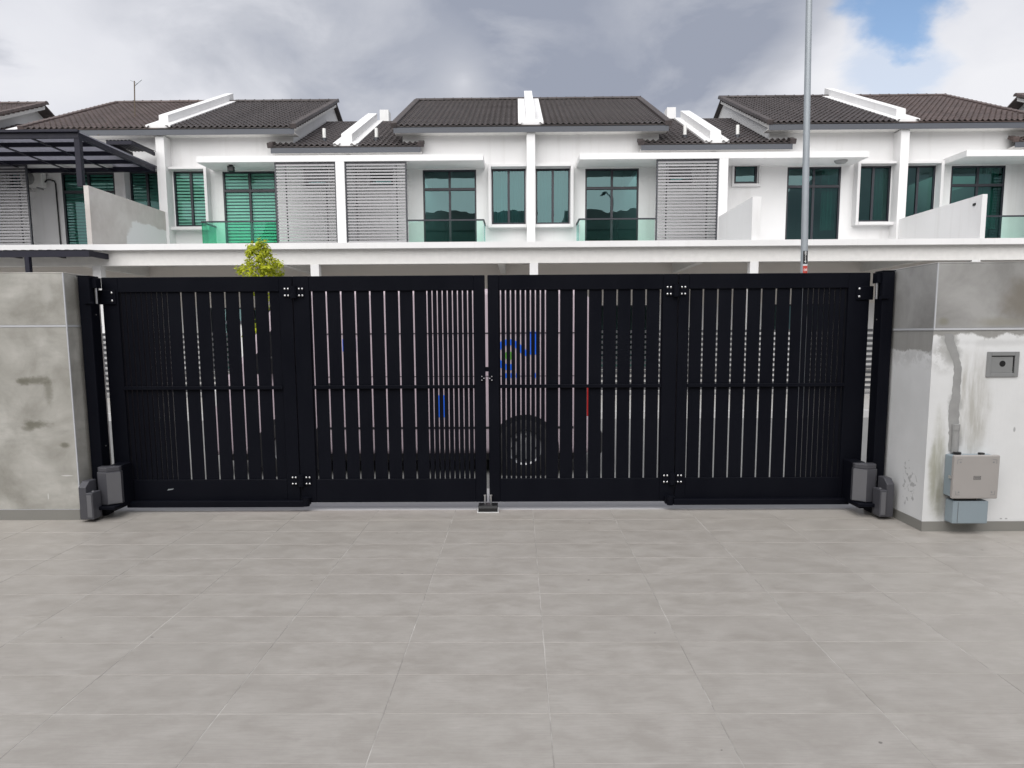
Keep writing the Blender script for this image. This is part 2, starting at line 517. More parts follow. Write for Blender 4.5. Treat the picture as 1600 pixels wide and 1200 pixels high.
# ------------------------------------------------------------------ mesh builder
class MB:
    def __init__(s):
        s.v, s.f = [], []

    def add(s, vs, fs):
        o = len(s.v)
        s.v += [tuple(p) for p in vs]
        s.f += [tuple(i + o for i in f) for f in fs]
        return s

    def box(s, x0, x1, y0, y1, z0, z1):
        x0, x1 = min(x0, x1), max(x0, x1)
        y0, y1 = min(y0, y1), max(y0, y1)
        z0, z1 = min(z0, z1), max(z0, z1)
        return s.add([(x0, y0, z0), (x1, y0, z0), (x1, y1, z0), (x0, y1, z0), (x0, y0, z1), (x1, y0, z1), (x1, y1, z1), (x0, y1, z1)],
                     [(3, 2, 1, 0), (4, 5, 6, 7), (0, 1, 5, 4), (1, 2, 6, 5), (2, 3, 7, 6), (3, 0, 4, 7)])

    def prism(s, poly, a, b, axis='z'):
        """polygon (2-D) swept from a to b along axis: z -> (x,y), x -> (y,z), y -> (x,z)"""
        n = len(poly)

        def P(p, h):
            return {'z': (p[0], p[1], h), 'x': (h, p[0], p[1]), 'y': (p[0], h, p[1])}[axis]
        vs = [P(p, a) for p in poly] + [P(p, b) for p in poly]
        fs = [tuple(range(n))[::-1], tuple(range(n, 2 * n))]
        fs += [(i, (i + 1) % n, n + (i + 1) % n, n + i) for i in range(n)]
        return s.add(vs, fs)

    def tube(s, pts, r, n=10, caps=True):
        pts = [Vector(p) for p in pts]
        rs = r if isinstance(r, (list, tuple)) else [r] * len(pts)
        vs, fs = [], []
        for i, p in enumerate(pts):
            d = (pts[min(i + 1, len(pts) - 1)] - pts[max(i - 1, 0)]).normalized()
            a = d.cross(Vector((0, 0, 1)))
            if a.length < 1e-3:
                a = d.cross(Vector((1, 0, 0)))
            a.normalize()
            bb = d.cross(a).normalized()
            for k in range(n):
                th = 2 * pi * k / n
                vs.append(p + (a * cos(th) + bb * sin(th)) * rs[i])
        for i in range(len(pts) - 1):
            for k in range(n):
                fs.append((i * n + k, i * n + (k + 1) % n, (i + 1) * n + (k + 1) % n, (i + 1) * n + k))
        if caps:
            fs.append(tuple(range(n))[::-1])
            fs.append(tuple(range((len(pts) - 1) * n, len(pts) * n)))
        return s.add(vs, fs)

    def lathe(s, prof, centre, axis, n=28):
        """prof: list of (radius, offset along axis); axis is a unit vector"""
        ax = Vector(axis).normalized()
        a = ax.cross(Vector((0, 0, 1)))
        if a.length < 1e-3:
            a = ax.cross(Vector((1, 0, 0)))
        a.normalize()
        bb = ax.cross(a)
        c = Vector(centre)
        vs, fs = [], []
        for r, o in prof:
            for k in range(n):
                th = 2 * pi * k / n
                vs.append(c + ax * o + (a * cos(th) + bb * sin(th)) * r)
        for i in range(len(prof) - 1):
            for k in range(n):
                fs.append((i * n + k, i * n + (k + 1) % n, (i + 1) * n + (k + 1) % n, (i + 1) * n + k))
        return s.add(vs, fs)

    def mesh(s, name, mat, org=(0, 0, 0), bevel=0.0, seg=2, smooth=False):
        me = bpy.data.meshes.new(name)
        ox, oy, oz = org
        me.from_pydata([(x - ox, y - oy, z - oz) for x, y, z in s.v], [], s.f)
        bm = bmesh.new()
        bm.from_mesh(me)
        bmesh.ops.recalc_face_normals(bm, faces=bm.faces)
        if bevel:
            es = [ed for ed in bm.edges if len(ed.link_faces) == 2 and ed.calc_face_angle(0) > 0.5]
            bmesh.ops.bevel(bm, geom=es, offset=bevel, segments=seg, affect='EDGES', profile=0.5, clamp_overlap=True)
        if smooth:
            for fc in bm.faces:
                fc.smooth = True
        bm.to_mesh(me)
        bm.free()
        me.materials.append(mat)
        if smooth:
            try:
                me.set_sharp_from_angle(angle=radians(40))
            except Exception:
                pass
        return me


ORG = {}


def tag(o, label=None, cat=None, group=None, kind=None):
    for k, v in (('label', label), ('category', cat), ('group', group), ('kind', kind)):
        if v:
            o[k] = v
    return o


def thing(name, label, cat, loc=(0, 0, 0), group=None):
    o = bpy.data.objects.new(name, None)
    o.empty_display_size = 0.1
    C.objects.link(o)
    o.location = loc
    ORG[o.name] = tuple(loc)
    return tag(o, label, cat, group)


def part(name, mb, mat, parent=None, bevel=0.0, smooth=False, label=None, kind=None, seg=2, org=None):
    """one mesh object; child of parent (geometry given in world coordinates)"""
    og = ORG[parent.name] if parent else (org or (0, 0, 0))
    o = bpy.data.objects.new(name, mb.mesh(name, MAT[mat], og, bevel, seg, smooth))
    C.objects.link(o)
    if parent:
        o.parent = parent
    else:
        o.location = og
    ORG[o.name] = og
    return tag(o, label, None, None, kind)


def inst(name, me, parent, wloc, label=None, rot=None):
    """another object on shared mesh data, placed at a world location under its parent"""
    o = bpy.data.objects.new(name, me)
    C.objects.link(o)
    og = ORG[parent.name]
    o.parent = parent
    o.location = (wloc[0] - og[0], wloc[1] - og[1], wloc[2] - og[2])
    if rot:
        o.rotation_euler = rot
    ORG[o.name] = tuple(wloc)
    if label:
        o['label'] = label
    return o


# ------------------------------------------------------------------ ground
def structure(name, mb, mat, **k):
    return part(name, mb, mat, None, kind='structure', **k)


structure('ground', MB().box(-400, 400, -400, 900, -1.2, -0.42), 'soil')
floor = structure('porch_floor', MB().box(-6, 6, -0.6, 5.44, -0.30, -0.0012), 'grout')
tm = MB().box(-0.2983, 0.2983, -0.1491, 0.1491, -0.012, 0.0).mesh('tile', MAT['tile'], bevel=0.0012, seg=1)
for j in range(17):
    for i in range(-8, 7):
        inst('tile', tm, floor, (0.108 + 0.6 * (i + 0.5), 2.14 + 0.3 * (j - 5 - 0.5) - 0.002, random.uniform(-0.0004, 0.0004)))
structure('threshold', MB().prism([(5.444, -0.3), (5.444, -0.002), (5.60, -0.006), (7.0, -0.175), (7.0, -0.3)], -60, 60, 'x'), 'concrete')
structure('road', MB().box(-90, 90, 7.0, 12.9, -0.4, -0.19), 'asphalt')
structure('kerb', MB().box(-90, 90, 12.9, 13.05, -0.4, -0.06), 'concrete')
structure('pavement', MB().box(-90, 90, 13.05, 15.4, -0.4, -0.08), 'pave')
structure('opposite_porch_floor', MB().box(-45, 45, 15.4, 26.4, -0.4, 0.0), 'pave')

# ------------------------------------------------------------------ terrace houses opposite
X0 = 0.48
YB, YL, YF, YW, YE, YR = 21.5, 25.06, 25.86, 26.35, 25.70, 32.1
SL = 0.437
ZE = 8.50
ZLE, YLE, YLR = 7.90, 25.90, 31.0


def zmain(y):
    return ZE + SL * (y - YE)


def zlow(y):
    return ZLE + SL * (y - YLE)


def tiled_slope(xa, xb, ye, yr, zf, run=0.30, pitch=0.20):
    """overlapping courses of wave-profiled roof tiles on a slope rising with y"""
    m = MB()
    xa, xb = min(xa, xb), max(xa, xb)
    nx = max(6, int(round((xb - xa) / pitch)) * 6)
    y = ye
    k = 0
    while y < yr - 0.02:
        y1 = min(y + run + 0.03, yr)
        jit = random.uniform(-0.004, 0.004)
        vs, fs = [], []
        for i in range(nx + 1):
            x = xa + (xb - xa) * i / nx
            ph = 2 * pi * (x / pitch)
            w = 0.062 * max(0.0, cos(ph)) ** 0.7 + 0.010 * (1 - abs(cos(ph)))
            vs += [(x, y, zf(y) + 0.020 + w + jit), (x, y, zf(y) + 0.040 + w + jit), (x, y1, zf(y1) + 0.008 + w * 0.8)]
        for i in range(nx):
            a = i * 3
            fs += [(a, a + 3, a + 4, a + 1), (a + 1, a + 4, a + 5, a + 2)]
        m.add(vs, fs)
        y += run
        k += 1
    return m


def sloped_block(m, xa, xb, y0, y1, zf, lo, hi):
    m.prism([(y0, zf(y0) + lo), (y1, zf(y1) + lo), (y1, zf(y1) + hi), (y0, zf(y0) + hi)], min(xa, xb), max(xa, xb), 'x')
    return m


def walls_with_holes(m, xs, zs, holes, y0, y1):
    """grid of boxes between the cut lines, leaving the holes (xa,xb,za,zb) open"""
    xc = sorted(set(list(xs) + [h[0] for h in holes] + [h[1] for h in holes]))
    zc = sorted(set(list(zs) + [h[2] for h in holes] + [h[3] for h in holes]))
    vs, fs, idx = [], [], {}

    def V(i, j, k):
        key = (i, j, k)
        if key not in idx:
            idx[key] = len(vs)
            vs.append((xc[i], (y0, y1)[k], zc[j]))
        return idx[key]

    def solid(i, j):
        if i < 0 or j < 0 or i >= len(xc) - 1 or j >= len(zc) - 1:
            return False
        cx, cz = (xc[i] + xc[i + 1]) / 2, (zc[j] + zc[j + 1]) / 2
        return not any(h[0] < cx < h[1] and h[2] < cz < h[3] for h in holes)
    for i in range(len(xc) - 1):
        for j in range(len(zc) - 1):
            if not solid(i, j):
                continue
            for k in (0, 1):
                fs.append((V(i, j, k), V(i + 1, j, k), V(i + 1, j + 1, k), V(i, j + 1, k)))
            for (di, dj, e0, e1) in ((-1, 0, (i, j), (i, j + 1)), (1, 0, (i + 1, j), (i + 1, j + 1)), (0, -1, (i, j), (i + 1, j)), (0, 1, (i, j + 1), (i + 1, j + 1))):
                if not solid(i + di, j + dj):
                    fs.append((V(*e0, 0), V(*e1, 0), V(*e1, 1), V(*e0, 1)))
    m.add(vs, fs)
    return m


def window(root, xa, xb, za, zb, y, name='window', mull=0.5, transom=None, glass='glass', fw=0.055, label=None):
    """dark frame with panes as sub-parts; mull is the share of the width left of the mullion (None: one pane)"""
    xa, xb = min(xa, xb), max(xa, xb)
    f = MB()
    yo = y - 0.03
    f.box(xa, xa + fw, yo, y + 0.06, za, zb).box(xb - fw, xb, yo, y + 0.06, za, zb)
    f.box(xa + fw, xb - fw, yo, y + 0.06, za, za + fw).box(xa + fw, xb - fw, yo, y + 0.06, zb - fw, zb)
    zrows = [(za + fw, zb - fw)]
    if transom:
        f.box(xa + fw, xb - fw, yo - 0.008, y + 0.06, transom - 0.045, transom + 0.045)
        zrows = [(za + fw, transom - 0.045), (transom + 0.045, zb - fw)]
    cols = [(xa + fw, xb - fw)]
    if mull:
        xm = xa + (xb - xa) * mull
        for r in zrows:
            f.box(xm - 0.04, xm + 0.04, yo + 0.004, y + 0.06, r[0], r[1])
        cols = [(xa + fw, xm - 0.04), (xm + 0.04, xb - fw)]
    o = part(name, f, 'frame', root, label=label)
    for r in zrows:
        for c in cols:
            part('pane', MB().add([(c[0], y + 0.02, r[0]), (c[1], y + 0.02 + random.uniform(-.004, .004), r[0]), (c[1], y + 0.02 + random.uniform(-.004, .004), r[1]), (c[0], y + 0.02, r[1])], [(0, 1, 2, 3)]), glass, o)
    return o


def blind(root, xa, xb, za, zb, y):
    m = MB()
    xa, xb = min(xa, xb), max(xa, xb)
    z = za + 0.03
    while z < zb - 0.06:
        m.box(xa + 0.03, xb - 0.03, y, y + 0.012, z, z + 0.066)
        z += 0.112
    part('blind', m, 'blind', root, kind='stuff')


def curtain(root, xa, xb, za, zb, y):
    m = MB()
    xa, xb = min(xa, xb), max(xa, xb)
    n = 60
    vs, fs = [], []
    for i in range(n + 1):
        x = xa + (xb - xa) * i / n
        yy = y + 0.03 * sin(i * 1.15) + 0.012 * sin(i * 2.7 + 1)
        vs += [(x, yy, za), (x, yy, zb)]
    for i in range(n):
        fs.append((2 * i, 2 * i + 2, 2 * i + 3, 2 * i + 1))
    m.add(vs, fs)
    part('curtain', m, 'curtain', root, smooth=True)


slat_cache = {}
RID = MB()
RID.prism([(0.12 * cos(pi * k / 8) * 1.1, 0.10 * sin(pi * k / 8) - 0.02) for k in range(9)], -0.205, 0.19, 'x')
RID.prism([(0.13 * cos(pi * k / 8) * 1.1, 0.115 * sin(pi * k / 8) - 0.02) for k in range(9)], 0.19, 0.215, 'x')
ridge_me = {k: RID.mesh('ridge_tile', MAT[k]) for k in ('roof', 'roof_brown')}
VER = MB().box(-0.11, 0.11, -0.17, 0.17, -0.045, 0.075).box(-0.112, 0.112, -0.172, -0.11, -0.09, 0.09)
verge_me = {k: VER.mesh('verge_tile', MAT[k], bevel=0.015, seg=1) for k in ('roof', 'roof_brown')}
ang = math.atan(SL)


def louvre(root, xa, xb, z0=4.07, z1=7.17):
    xa, xb = min(xa, xb), max(xa, xb)
    f = MB()
    for x in (xa, xb - 0.05):
        f.box(x, x + 0.05, YL + 0.02, YL + 0.09, z0, z1)
    f.box(xa + 0.05, xb - 0.05, YL + 0.022, YL + 0.088, z1 - 0.05, z1)
    for sx in (0.17, 0.83):
        xs = xa + (xb - xa) * sx
        f.box(xs - 0.02, xs + 0.02, YL + 0.075, YL + 0.11, z0, z1 - 0.05)
    o = part('louvre_screen', f, 'louvre_post', root)
    w = round(xb - xa - 0.1, 3)
    if w not in slat_cache:
        s = MB().prism([(-0.034, -0.024), (-0.030, -0.027), (0.046, 0.010), (0.042, 0.013)], -w / 2, w / 2, 'x')
        s.prism([(-0.036, -0.024), (-0.032, -0.024), (-0.032, 0.030), (-0.036, 0.030)], -w / 2, w / 2, 'x')
        slat_cache[w] = s.mesh('slat', MAT['louvre'])
    n = 30
    for i in range(n):
        inst('slat', slat_cache[w], o, ((xa + xb) / 2, YL + 0.055, z0 + 0.04 + (z1 - z0 - 0.13) * i / (n - 1)))


def balustrade(root, xa, xb, x_end, glass):
    """glass panels between the louvre and the free corner, and a short return back to the wall"""
    lo, hi = min(xa, xb), max(xa, xb)
    y = 25.10
    h = MB().box(lo, hi, y - 0.025, y + 0.025, 5.20, 5.25)
    h.box(x_end - 0.025, x_end + 0.025, y + 0.025, 26.30, 5.20, 5.25)
    o = part('balustrade', h, 'frame', root)
    mid = (lo + hi) / 2
    for a, bq in ((lo + 0.02, mid - 0.006), (mid + 0.006, hi - 0.02)):
        part('glass_panel', MB().box(a, bq, y - 0.006, y + 0.006, 4.03, 5.20), glass, o)
    part('glass_panel', MB().box(x_end - 0.006, x_end + 0.006, y + 0.03, 26.3, 4.03, 5.20), glass, o)


def sliding_front(root, xa, xb):
    window(root, xa, xb, 0.02, 2.35, 26.42, 'sliding_door', 0.5, None, 'glass')


def unit(A, s, label, opt):
    """one terrace house: A is the centre line under its tall roof, s the side it lies on"""
    xA = X0 + A

    def U(u):
        return xA + s * u
    xB = U(6.5)
    own = s > 0                                     # this house carries the shared fins and parapets on its two party lines
    roofm = opt.get('roof', 'roof')
    r = thing('terrace_house', label, 'house', (U(3.25), 26.0, 0), 'row of white terrace houses across the street')
    # ---- masonry
    sh = opt.get('shift', 0.0)
    door = (1.95 + sh, 3.86 + sh)
    win = (0.18 + sh * 1.0, 1.40 + sh)
    if win[0] < 0.16:
        win = (0.16, win[1])
    holes = []
    for a, bq, za, zb in ((*win, 5.26, 7.19), (*door, 4.08, 7.17), (4.93, 5.75, 6.62, 7.29)):
        xs = sorted((U(a), U(bq)))
        holes.append((xs[0], xs[1], za, zb))
    xs = sorted((U(4.55), U(6.6)))
    holes.append((xs[0], xs[1], 8.02, 8.6))
    x0, x1 = sorted((xA, xB))
    m = MB()
    walls_with_holes(m, (x0, x1), (4.03, 8.42), holes, YW, YW + 0.2)
    gx = sorted((U(1.2), U(4.4)))
    walls_with_holes(m, (x0, x1), (0.0, 3.84), [(gx[0], gx[1], 0.02, 2.35)], YW, YW + 0.2)
    # gable above the lower roof, party walls, rear wall, upper floor
    g0, g1 = sorted((U(4.38), U(4.55)))
    m.prism([(YW + 0.2, 8.0), (YR, 8.0), (YR, zmain(YR) - 0.02), (YW + 0.2, zmain(YW + 0.2) - 0.02)], g0, g1, 'x')
    m.prism([(YW + 0.001, 8.42), (YW + 0.2, 8.42), (YW + 0.2, zmain(YW + 0.2) - 0.03), (YW + 0.001, zmain(YW) - 0.03)], *sorted((xA, U(4.549))), 'x')
    m.prism([(YR, 8.0), (YR + 6.0, 8.0), (YR + 6.0, zmain(YR) - 2.75), (YR, zmain(YR) - 0.06)], g0, g1, 'x')
    pw = sorted((U(6.40), U(6.46)))
    m.box(pw[0], pw[1], YW + 0.2, 34, 0, 7.7)
    pa = sorted((U(0.04), U(0.10)))
    m.box(pa[0], pa[1], YW + 0.2, 34, 0, 8.4)
    m.box(x0 + 0.02, x1 - 0.02, 34, 34.2, 0, 9.5)
    m.box(x0 + 0.02, x1 - 0.02, YW + 0.2, 34, 3.85, 4.02)
    part('wall', m, 'paint', r)
    # ---- porch
    part('porch_roof', MB().box(x0, x1, 21.28, YW, 3.85, 4.02), 'paint', r)
    pb = MB().box(x0, x1, YB, YB + 0.25, 3.42, 3.848)
    for uu in (1.0, 5.2):
        if (uu == 5.2) == (s > 0):
            pb.box(U(uu) - 0.1, U(uu) + 0.1, YB + 0.25, YW, 3.50, 3.848)
    part('porch_beam', pb, 'soffit', r)
    part('porch_back_wall', MB().box(x0 + 0.01, x1 - 0.01, YW - 0.012, YW - 0.002, 2.37, 3.846), 'dim', r)
    if own:
        for c in ((xA, xB) if not opt.get('last') else (xA,)):
            part('porch_column', MB().box(c - 0.125, c + 0.125, YB - 0.004, YB + 0.254, 0, 3.42), 'paint', r, bevel=0.006)
    # ---- fins on the party lines
    if own:
        part('party_fin', MB().box(xA - 0.148, xA + 0.148, YF, YW, 4.02, 8.30), 'paint', r)
        part('party_fin', MB().box(xB - 0.15, xB + 0.15, 25.0, YW, 4.02, 7.18), 'paint', r)
        pr = MB()
        sloped_block(pr, xA - 0.165, xA + 0.165, 26.25, YR + 0.35, zmain, 0.0, 0.36)
        part('parapet', pr, 'paint', r)
        fl = MB()
        sloped_block(fl, xA - 0.44, xA - 0.166, YE + 0.10, YR, zmain, 0.0, 0.098)
        sloped_block(fl, xA + 0.166, xA + 0.44, YE + 0.10, YR, zmain, 0.0, 0.098)
        sloped_block(fl, xA - 0.166, xA + 0.166, YE + 0.10, 26.25, zmain, 0.0, 0.098)
        part('flashing', fl, 'paint', r)
        pl = MB()
        sloped_block(pl, xB - 0.19, xB + 0.19, 26.15, YLR, zlow, 0.0, 0.37)
        part('low_parapet', pl, 'paint', r)
        fl = MB()
        sloped_block(fl, xB - 0.44, xB - 0.191, YLE + 0.05, YLR, zlow, 0.0, 0.096)
        sloped_block(fl, xB + 0.191, xB + 0.44, YLE + 0.05, YLR, zlow, 0.0, 0.096)
        sloped_block(fl, xB - 0.191, xB + 0.191, YLE + 0.05, 26.15, zlow, 0.0, 0.096)
        part('flashing', fl, 'paint', r)
        part('rear_chimney', MB().box(xB - 0.2, xB + 0.2, 33.7, 34.3, 9.4, 11.45), 'paint', r)
    # ---- canopy over balcony
    c0, c1 = sorted((U(1.63 + sh), xB))
    part('canopy', MB().prism([(25.0, 7.182), (YW - 0.002, 7.21), (YW - 0.002, 7.40), (25.0, 7.385)], c0, c1, 'x'), 'paint', r)
    # ---- openings
    gw = opt.get('glass', 'glass')
    zb = 7.19
    wd = window(r, U(win[0]), U(win[1]), 5.26, zb, YW + 0.05, 'window', 0.5 + 0.0 * s, None, opt.get('wglass', gw))
    so_, si_ = sorted((U(win[1] + 0.01), U(win[1] + 0.11)))
    sr = MB().box(so_, si_, 26.02, YW, 5.10, 7.28)
    a0, a1 = sorted((U(0.149), U(win[1] + 0.009)))
    sr.box(a0, a1, 26.02, YW, 7.20, 7.281).box(a0, a1, 26.0, YW, 5.099, 5.20)
    part('window_surround', sr, 'trim', r, bevel=0.006)
    dd = window(r, U(door[0]), U(door[1]), 4.08, 7.17, YW + 0.04, 'balcony_door', 0.5, 6.50, gw, 0.06)
    sb = window(r, U(4.93), U(5.75), 6.62, 7.29, YW + 0.05, 'window', None, None, 'glass', 0.07)
    t2 = MB()
    lo, hi = sorted((U(4.90), U(5.78)))
    t2.box(lo - 0.07, lo, 26.22, YW, 6.50, 7.36).box(hi, hi + 0.07, 26.22, YW, 6.50, 7.36)
    t2.box(lo, hi, 26.22, YW, 6.50, 6.59)
    part('window_surround', t2, 'trim', r)
    sliding_front(r, gx[0], gx[1])
    if opt.get('blinds'):
        blind(r, U(win[0]), U(win[1]), 5.28, 7.17, YW + 0.11)
        blind(r, U(door[0]), U(door[1]), 4.1, 7.15, YW + 0.11)
    if opt.get('curtain'):
        for a, bq in opt['curtain']:
            curtain(r, U(a), U(bq), 5.0, 7.2, YW + 0.28)
    if opt.get('louvre', True):
        louvre(r, U(4.25), U(6.345))
    if opt.get('rail', True):
        balustrade(r, U(1.64), U(4.24), U(1.64), opt.get('rail', 'rail_glass'))
    # ---- roofs
    em = opt.get('ext', 4.79)
    t0, t1 = sorted((U(0.30), U(em)))
    part('roof_tiles', tiled_slope(t0, t1, YE, YR, zmain), roofm, r, kind='stuff')
    dk = MB()
    d0, d1 = sorted((U(0.0), U(em - 0.05)))
    sloped_block(dk, d0, d1, YE + 0.04, YR, zmain, -0.05, 0.004)
    dk.prism([(YR, zmain(YR) - 0.05), (YR + 6.4, zmain(YR) - 0.05 - 2.8), (YR + 6.4, zmain(YR) - 2.79), (YR, zmain(YR) + 0.004)], d0, d1, 'x')
    part('roof_deck', dk, roofm, r)
    fx = sorted((U(0.0), U(em - 0.02)))
    part('fascia', MB().box(fx[0], fx[1], YE + 0.04, YE + 0.065, 8.285, 8.49), 'fascia', r)
    part('soffit', MB().box(fx[0], fx[1], YE + 0.066, YW, 8.34, 8.365), 'soffit', r)
    n = int((em - 0.15) / 0.4)
    for i in range(n + 1):
        inst('ridge_tile', ridge_me[roofm], r, (U(em - 0.17 - 0.4 * i) if i < n else U(0.33), YR, zmain(YR) + 0.05 + random.uniform(-.006, .006)))
    # verge along the free edge
    k = 0
    y = YE + 0.14
    while y < YR:
        inst('verge_tile', verge_me[roofm], r, (U(em - 0.04), y, zmain(y) + 0.045), rot=(ang, 0, 0))
        y += 0.30
    vb = MB()
    e0, e1 = sorted((U(em - 0.06), U(em - 0.10)))
    sloped_block(vb, e0, e1, YE + 0.07, YR, zmain, -0.20, -0.052)
    part('verge_board', vb, 'soffit', r)
    # low roof
    l0, l1 = sorted((U(4.58), U(6.33)))
    lt = tiled_slope(l0, l1, YLE, YLR, zlow)
    l2, l3 = sorted((U(3.84), U(4.58)))
    t3 = tiled_slope(l2, l3, YLE, YLE + 0.44, zlow)
    lt.add(t3.v, t3.f)
    part('low_roof_tiles', lt, roofm, r, kind='stuff')
    ld = MB()
    l4 = sorted((U(4.56), xB))
    sloped_block(ld, l4[0], l4[1], YLE + 0.04, YLR, zlow, -0.05, 0.003)
    l5 = sorted((U(3.88), U(4.56)))
    sloped_block(ld, l5[0], l5[1], YLE + 0.04, YW, zlow, -0.05, 0.003)
    ld.box(l4[0], l4[1], YLR, YLR + 0.15, 7.8, zlow(YLR) + 0.06)
    part('roof_deck', ld, roofm, r)
    l6 = sorted((U(3.86), xB))
    part('low_fascia', MB().box(l6[0], l6[1], YLE + 0.04, YLE + 0.065, 7.69, 7.885), 'fascia', r)
    part('low_soffit', MB().box(l6[0], l6[1], YLE + 0.066, YW, 7.72, 7.745), 'soffit', r)
    inst('verge_tile', verge_me[roofm], r, (U(3.86), YLE + 0.15, zlow(YLE + 0.15) + 0.045), rot=(ang, 0, 0))
    xv = U(5.555)
    part('vent_pipe', MB().tube([(xv, 26.75, zlow(26.75) - 0.05), (xv, 26.75, zlow(26.75) + 0.46)], 0.062, 12), 'plastic_white', r, smooth=True)
    part('vent_collar', MB().tube([(xv, 26.75, zlow(26.75) - 0.05), (xv, 26.75, zlow(26.75) + 0.13)], 0.085, 12), 'louvre_post', r, smooth=True)
    return r


u1 = unit(-13, -1, 'white house at the far left under the dark steel awning, with brown roof', dict(roof='roof_brown', glass='glass_shade', blinds=True, rail=None))
u2 = unit(-13, 1, 'white house with striped blinds behind green glass and a dark green balustrade', dict(glass='glass_green', blinds=True, rail='rail_glass_dark'))
u3 = unit(0, -1, 'white house with louvre screen left of its teal balcony door, above the gate leaves', dict(curtain=[(0.2, 1.4)]))
u4 = unit(0, 1, 'white house with mint glass balustrade to the left of its grey louvre screen', dict(curtain=[(0.2, 1.4)]))
u5 = unit(13, -1, 'white house behind the lamp pole, without louvre screen or balustrade', dict(glass='glass_deep', louvre=False, rail=None, curtain=[(0.2, 0.62), (2.0, 2.5)]))
u6 = unit(13, 1, 'white house at the far right behind the white sloping-topped divider', dict(roof='roof_brown', glass='glass_deep', rail='rail_glass', last=True, curtain=[(3.0, 3.8)]))
unit(-26, 1, 'white house beyond the far left with only its brown gable roof showing', dict(roof='roof_brown', ext=5.15, last=True))
unit(26, -1, 'white house beyond the far right with only its brown verge showing', dict(roof='roof_brown', ext=5.15))

# dividers on the porch roofs
xd = X0 - 13
part('roof_divider', MB().box(xd - 0.10, xd + 0.05, 21.30, YF - 0.002, 4.022, 5.70), 'bare', u1, bevel=0.01, label='bare cement rendered divider with a white patch')
xd = X0 + 6.5
part('roof_divider', MB().box(xd - 0.13, xd + 0.13, 21.45, 24.998, 4.022, 5.27), 'paint', u5, bevel=0.01)
xd = X0 + 13
part('roof_divider', MB().box(xd - 0.06, xd + 0.09, 21.32, YF - 0.002, 4.022, 5.27), 'paint', u6, bevel=0.01)
tag(part('divider_socket', MB().box(xd - 0.062 - 0.02, xd - 0.0605, 21.60, 21.72, 5.00, 5.07), 'plastic_black', u6))

# ceiling lights under the canopies
t = thing('ceiling_light', 'small black box light under the canopy of the house with striped blinds', 'light', (X0 - 13 + 2.62, 25.45, 7.19))
part('lamp_body', MB().box(X0 - 10.48, X0 - 10.28, 25.37, 25.55, 6.98, 7.15), 'plastic_black', t, bevel=0.01)
part('mount_plate', MB().box(X0 - 10.44, X0 - 10.32, 25.41, 25.51, 7.15, 7.192), 'plastic_black', t)
t = thing('ceiling_light', 'round flush light under the canopy behind the lamp pole', 'light', (X0 + 13 - 2.35, 25.55, 7.19))
part('lamp_body', MB().lathe([(0.0, -0.10), (0.16, -0.09), (0.21, -0.04), (0.22, 0.0)], (X0 + 10.65, 25.5, 7.19), (0, 0, 1)), 'box_metal', t, smooth=True)

# ------------------------------------------------------------------ things on the far left house
t = thing('awning', 'large flat dark steel awning over the upper balcony, carried by a post', 'awning', (-12.9, 21.4, 4.02))
XL, XR_, YA, YZ = -21.6, -12.72, 21.40, 25.84
m = MB()
m.box(XL, XR_, YA, YA + 0.10, 7.06, 7.22).box(XR_ - 0.10, XR_, YA + 0.10, YZ, 7.061, 7.219).box(XL, XR_ - 0.1, YZ - 0.12, YZ, 7.06, 7.22)
part('perimeter_beam', m, 'navy', t)
for i in range(1, 4):
    y = YA + (YZ - YA) * i / 4
    part('purlin', MB().box(XL, XR_ - 0.1, y - 0.05, y + 0.05, 7.10, 7.22), 'navy', t)
for i in range(7):
    x = XR_ - 1.45 * (i + 1)
    if x > XL:
        part('rafter', MB().box(x - 0.045, x + 0.045, YA + 0.1, YZ - 0.12, 7.075, 7.098), 'navy', t)
m = MB()
nw = int((XR_ - XL) / 0.2) * 4
vs, fs = [], []
for i in range(nw + 1):
    x = XL - 0.03 + (XR_ - XL + 0.06) * i / nw
    z = 7.235 + 0.02 * (i % 4 in (1, 2))
    vs += [(x, YA - 0.06, z), (x, YZ + 0.3, z + 0.05)]
for i in range(nw):
    fs.append((2 * i, 2 * i + 2, 2 * i + 3, 2 * i + 1))
part('roof_sheet', m.add(vs, fs), 'sheet', t)
part('gutter', MB().prism([(YA - 0.10, 7.21), (YA - 0.002, 7.21), (YA - 0.002, 7.27), (YA - 0.02, 7.27), (YA - 0.02, 7.225), (YA - 0.09, 7.225), (YA - 0.09, 7.28), (YA - 0.10, 7.28)], XL, XR_ + 0.05, 'x'), 'navy', t)
part('post', MB().box(-12.79 - 0.08, -12.79 + 0.08, 21.42, 21.58, 5.702, 7.06), 'navy', t, bevel=0.006)

t = thing('window_awning', 'small corrugated dark awning above the window beside the party fin', 'awning', (-13.5, 26.3, 7.6))
m = MB()
vs, fs = [], []
nw = 28
for i in range(nw + 1):
    x = -13.55 + 0.86 * i / nw
    z = 0.020 * (i % 4 in (1, 2))
    vs += [(x, 24.3, 7.74 + z), (x, YF + 0.1, 7.78 + z)]
for i in range(nw):
    fs.append((2 * i, 2 * i + 2, 2 * i + 3, 2 * i + 1))
part('roof_sheet', m.add(vs, fs), 'navy', t)
part('frame', MB().box(-13.54, -12.70, 24.31, 24.37, 7.62, 7.73).box(-12.76, -12.70, 24.37, YF, 7.62, 7.735).box(-13.54, -13.48, 24.37, YF, 7.62, 7.735), 'navy', t)

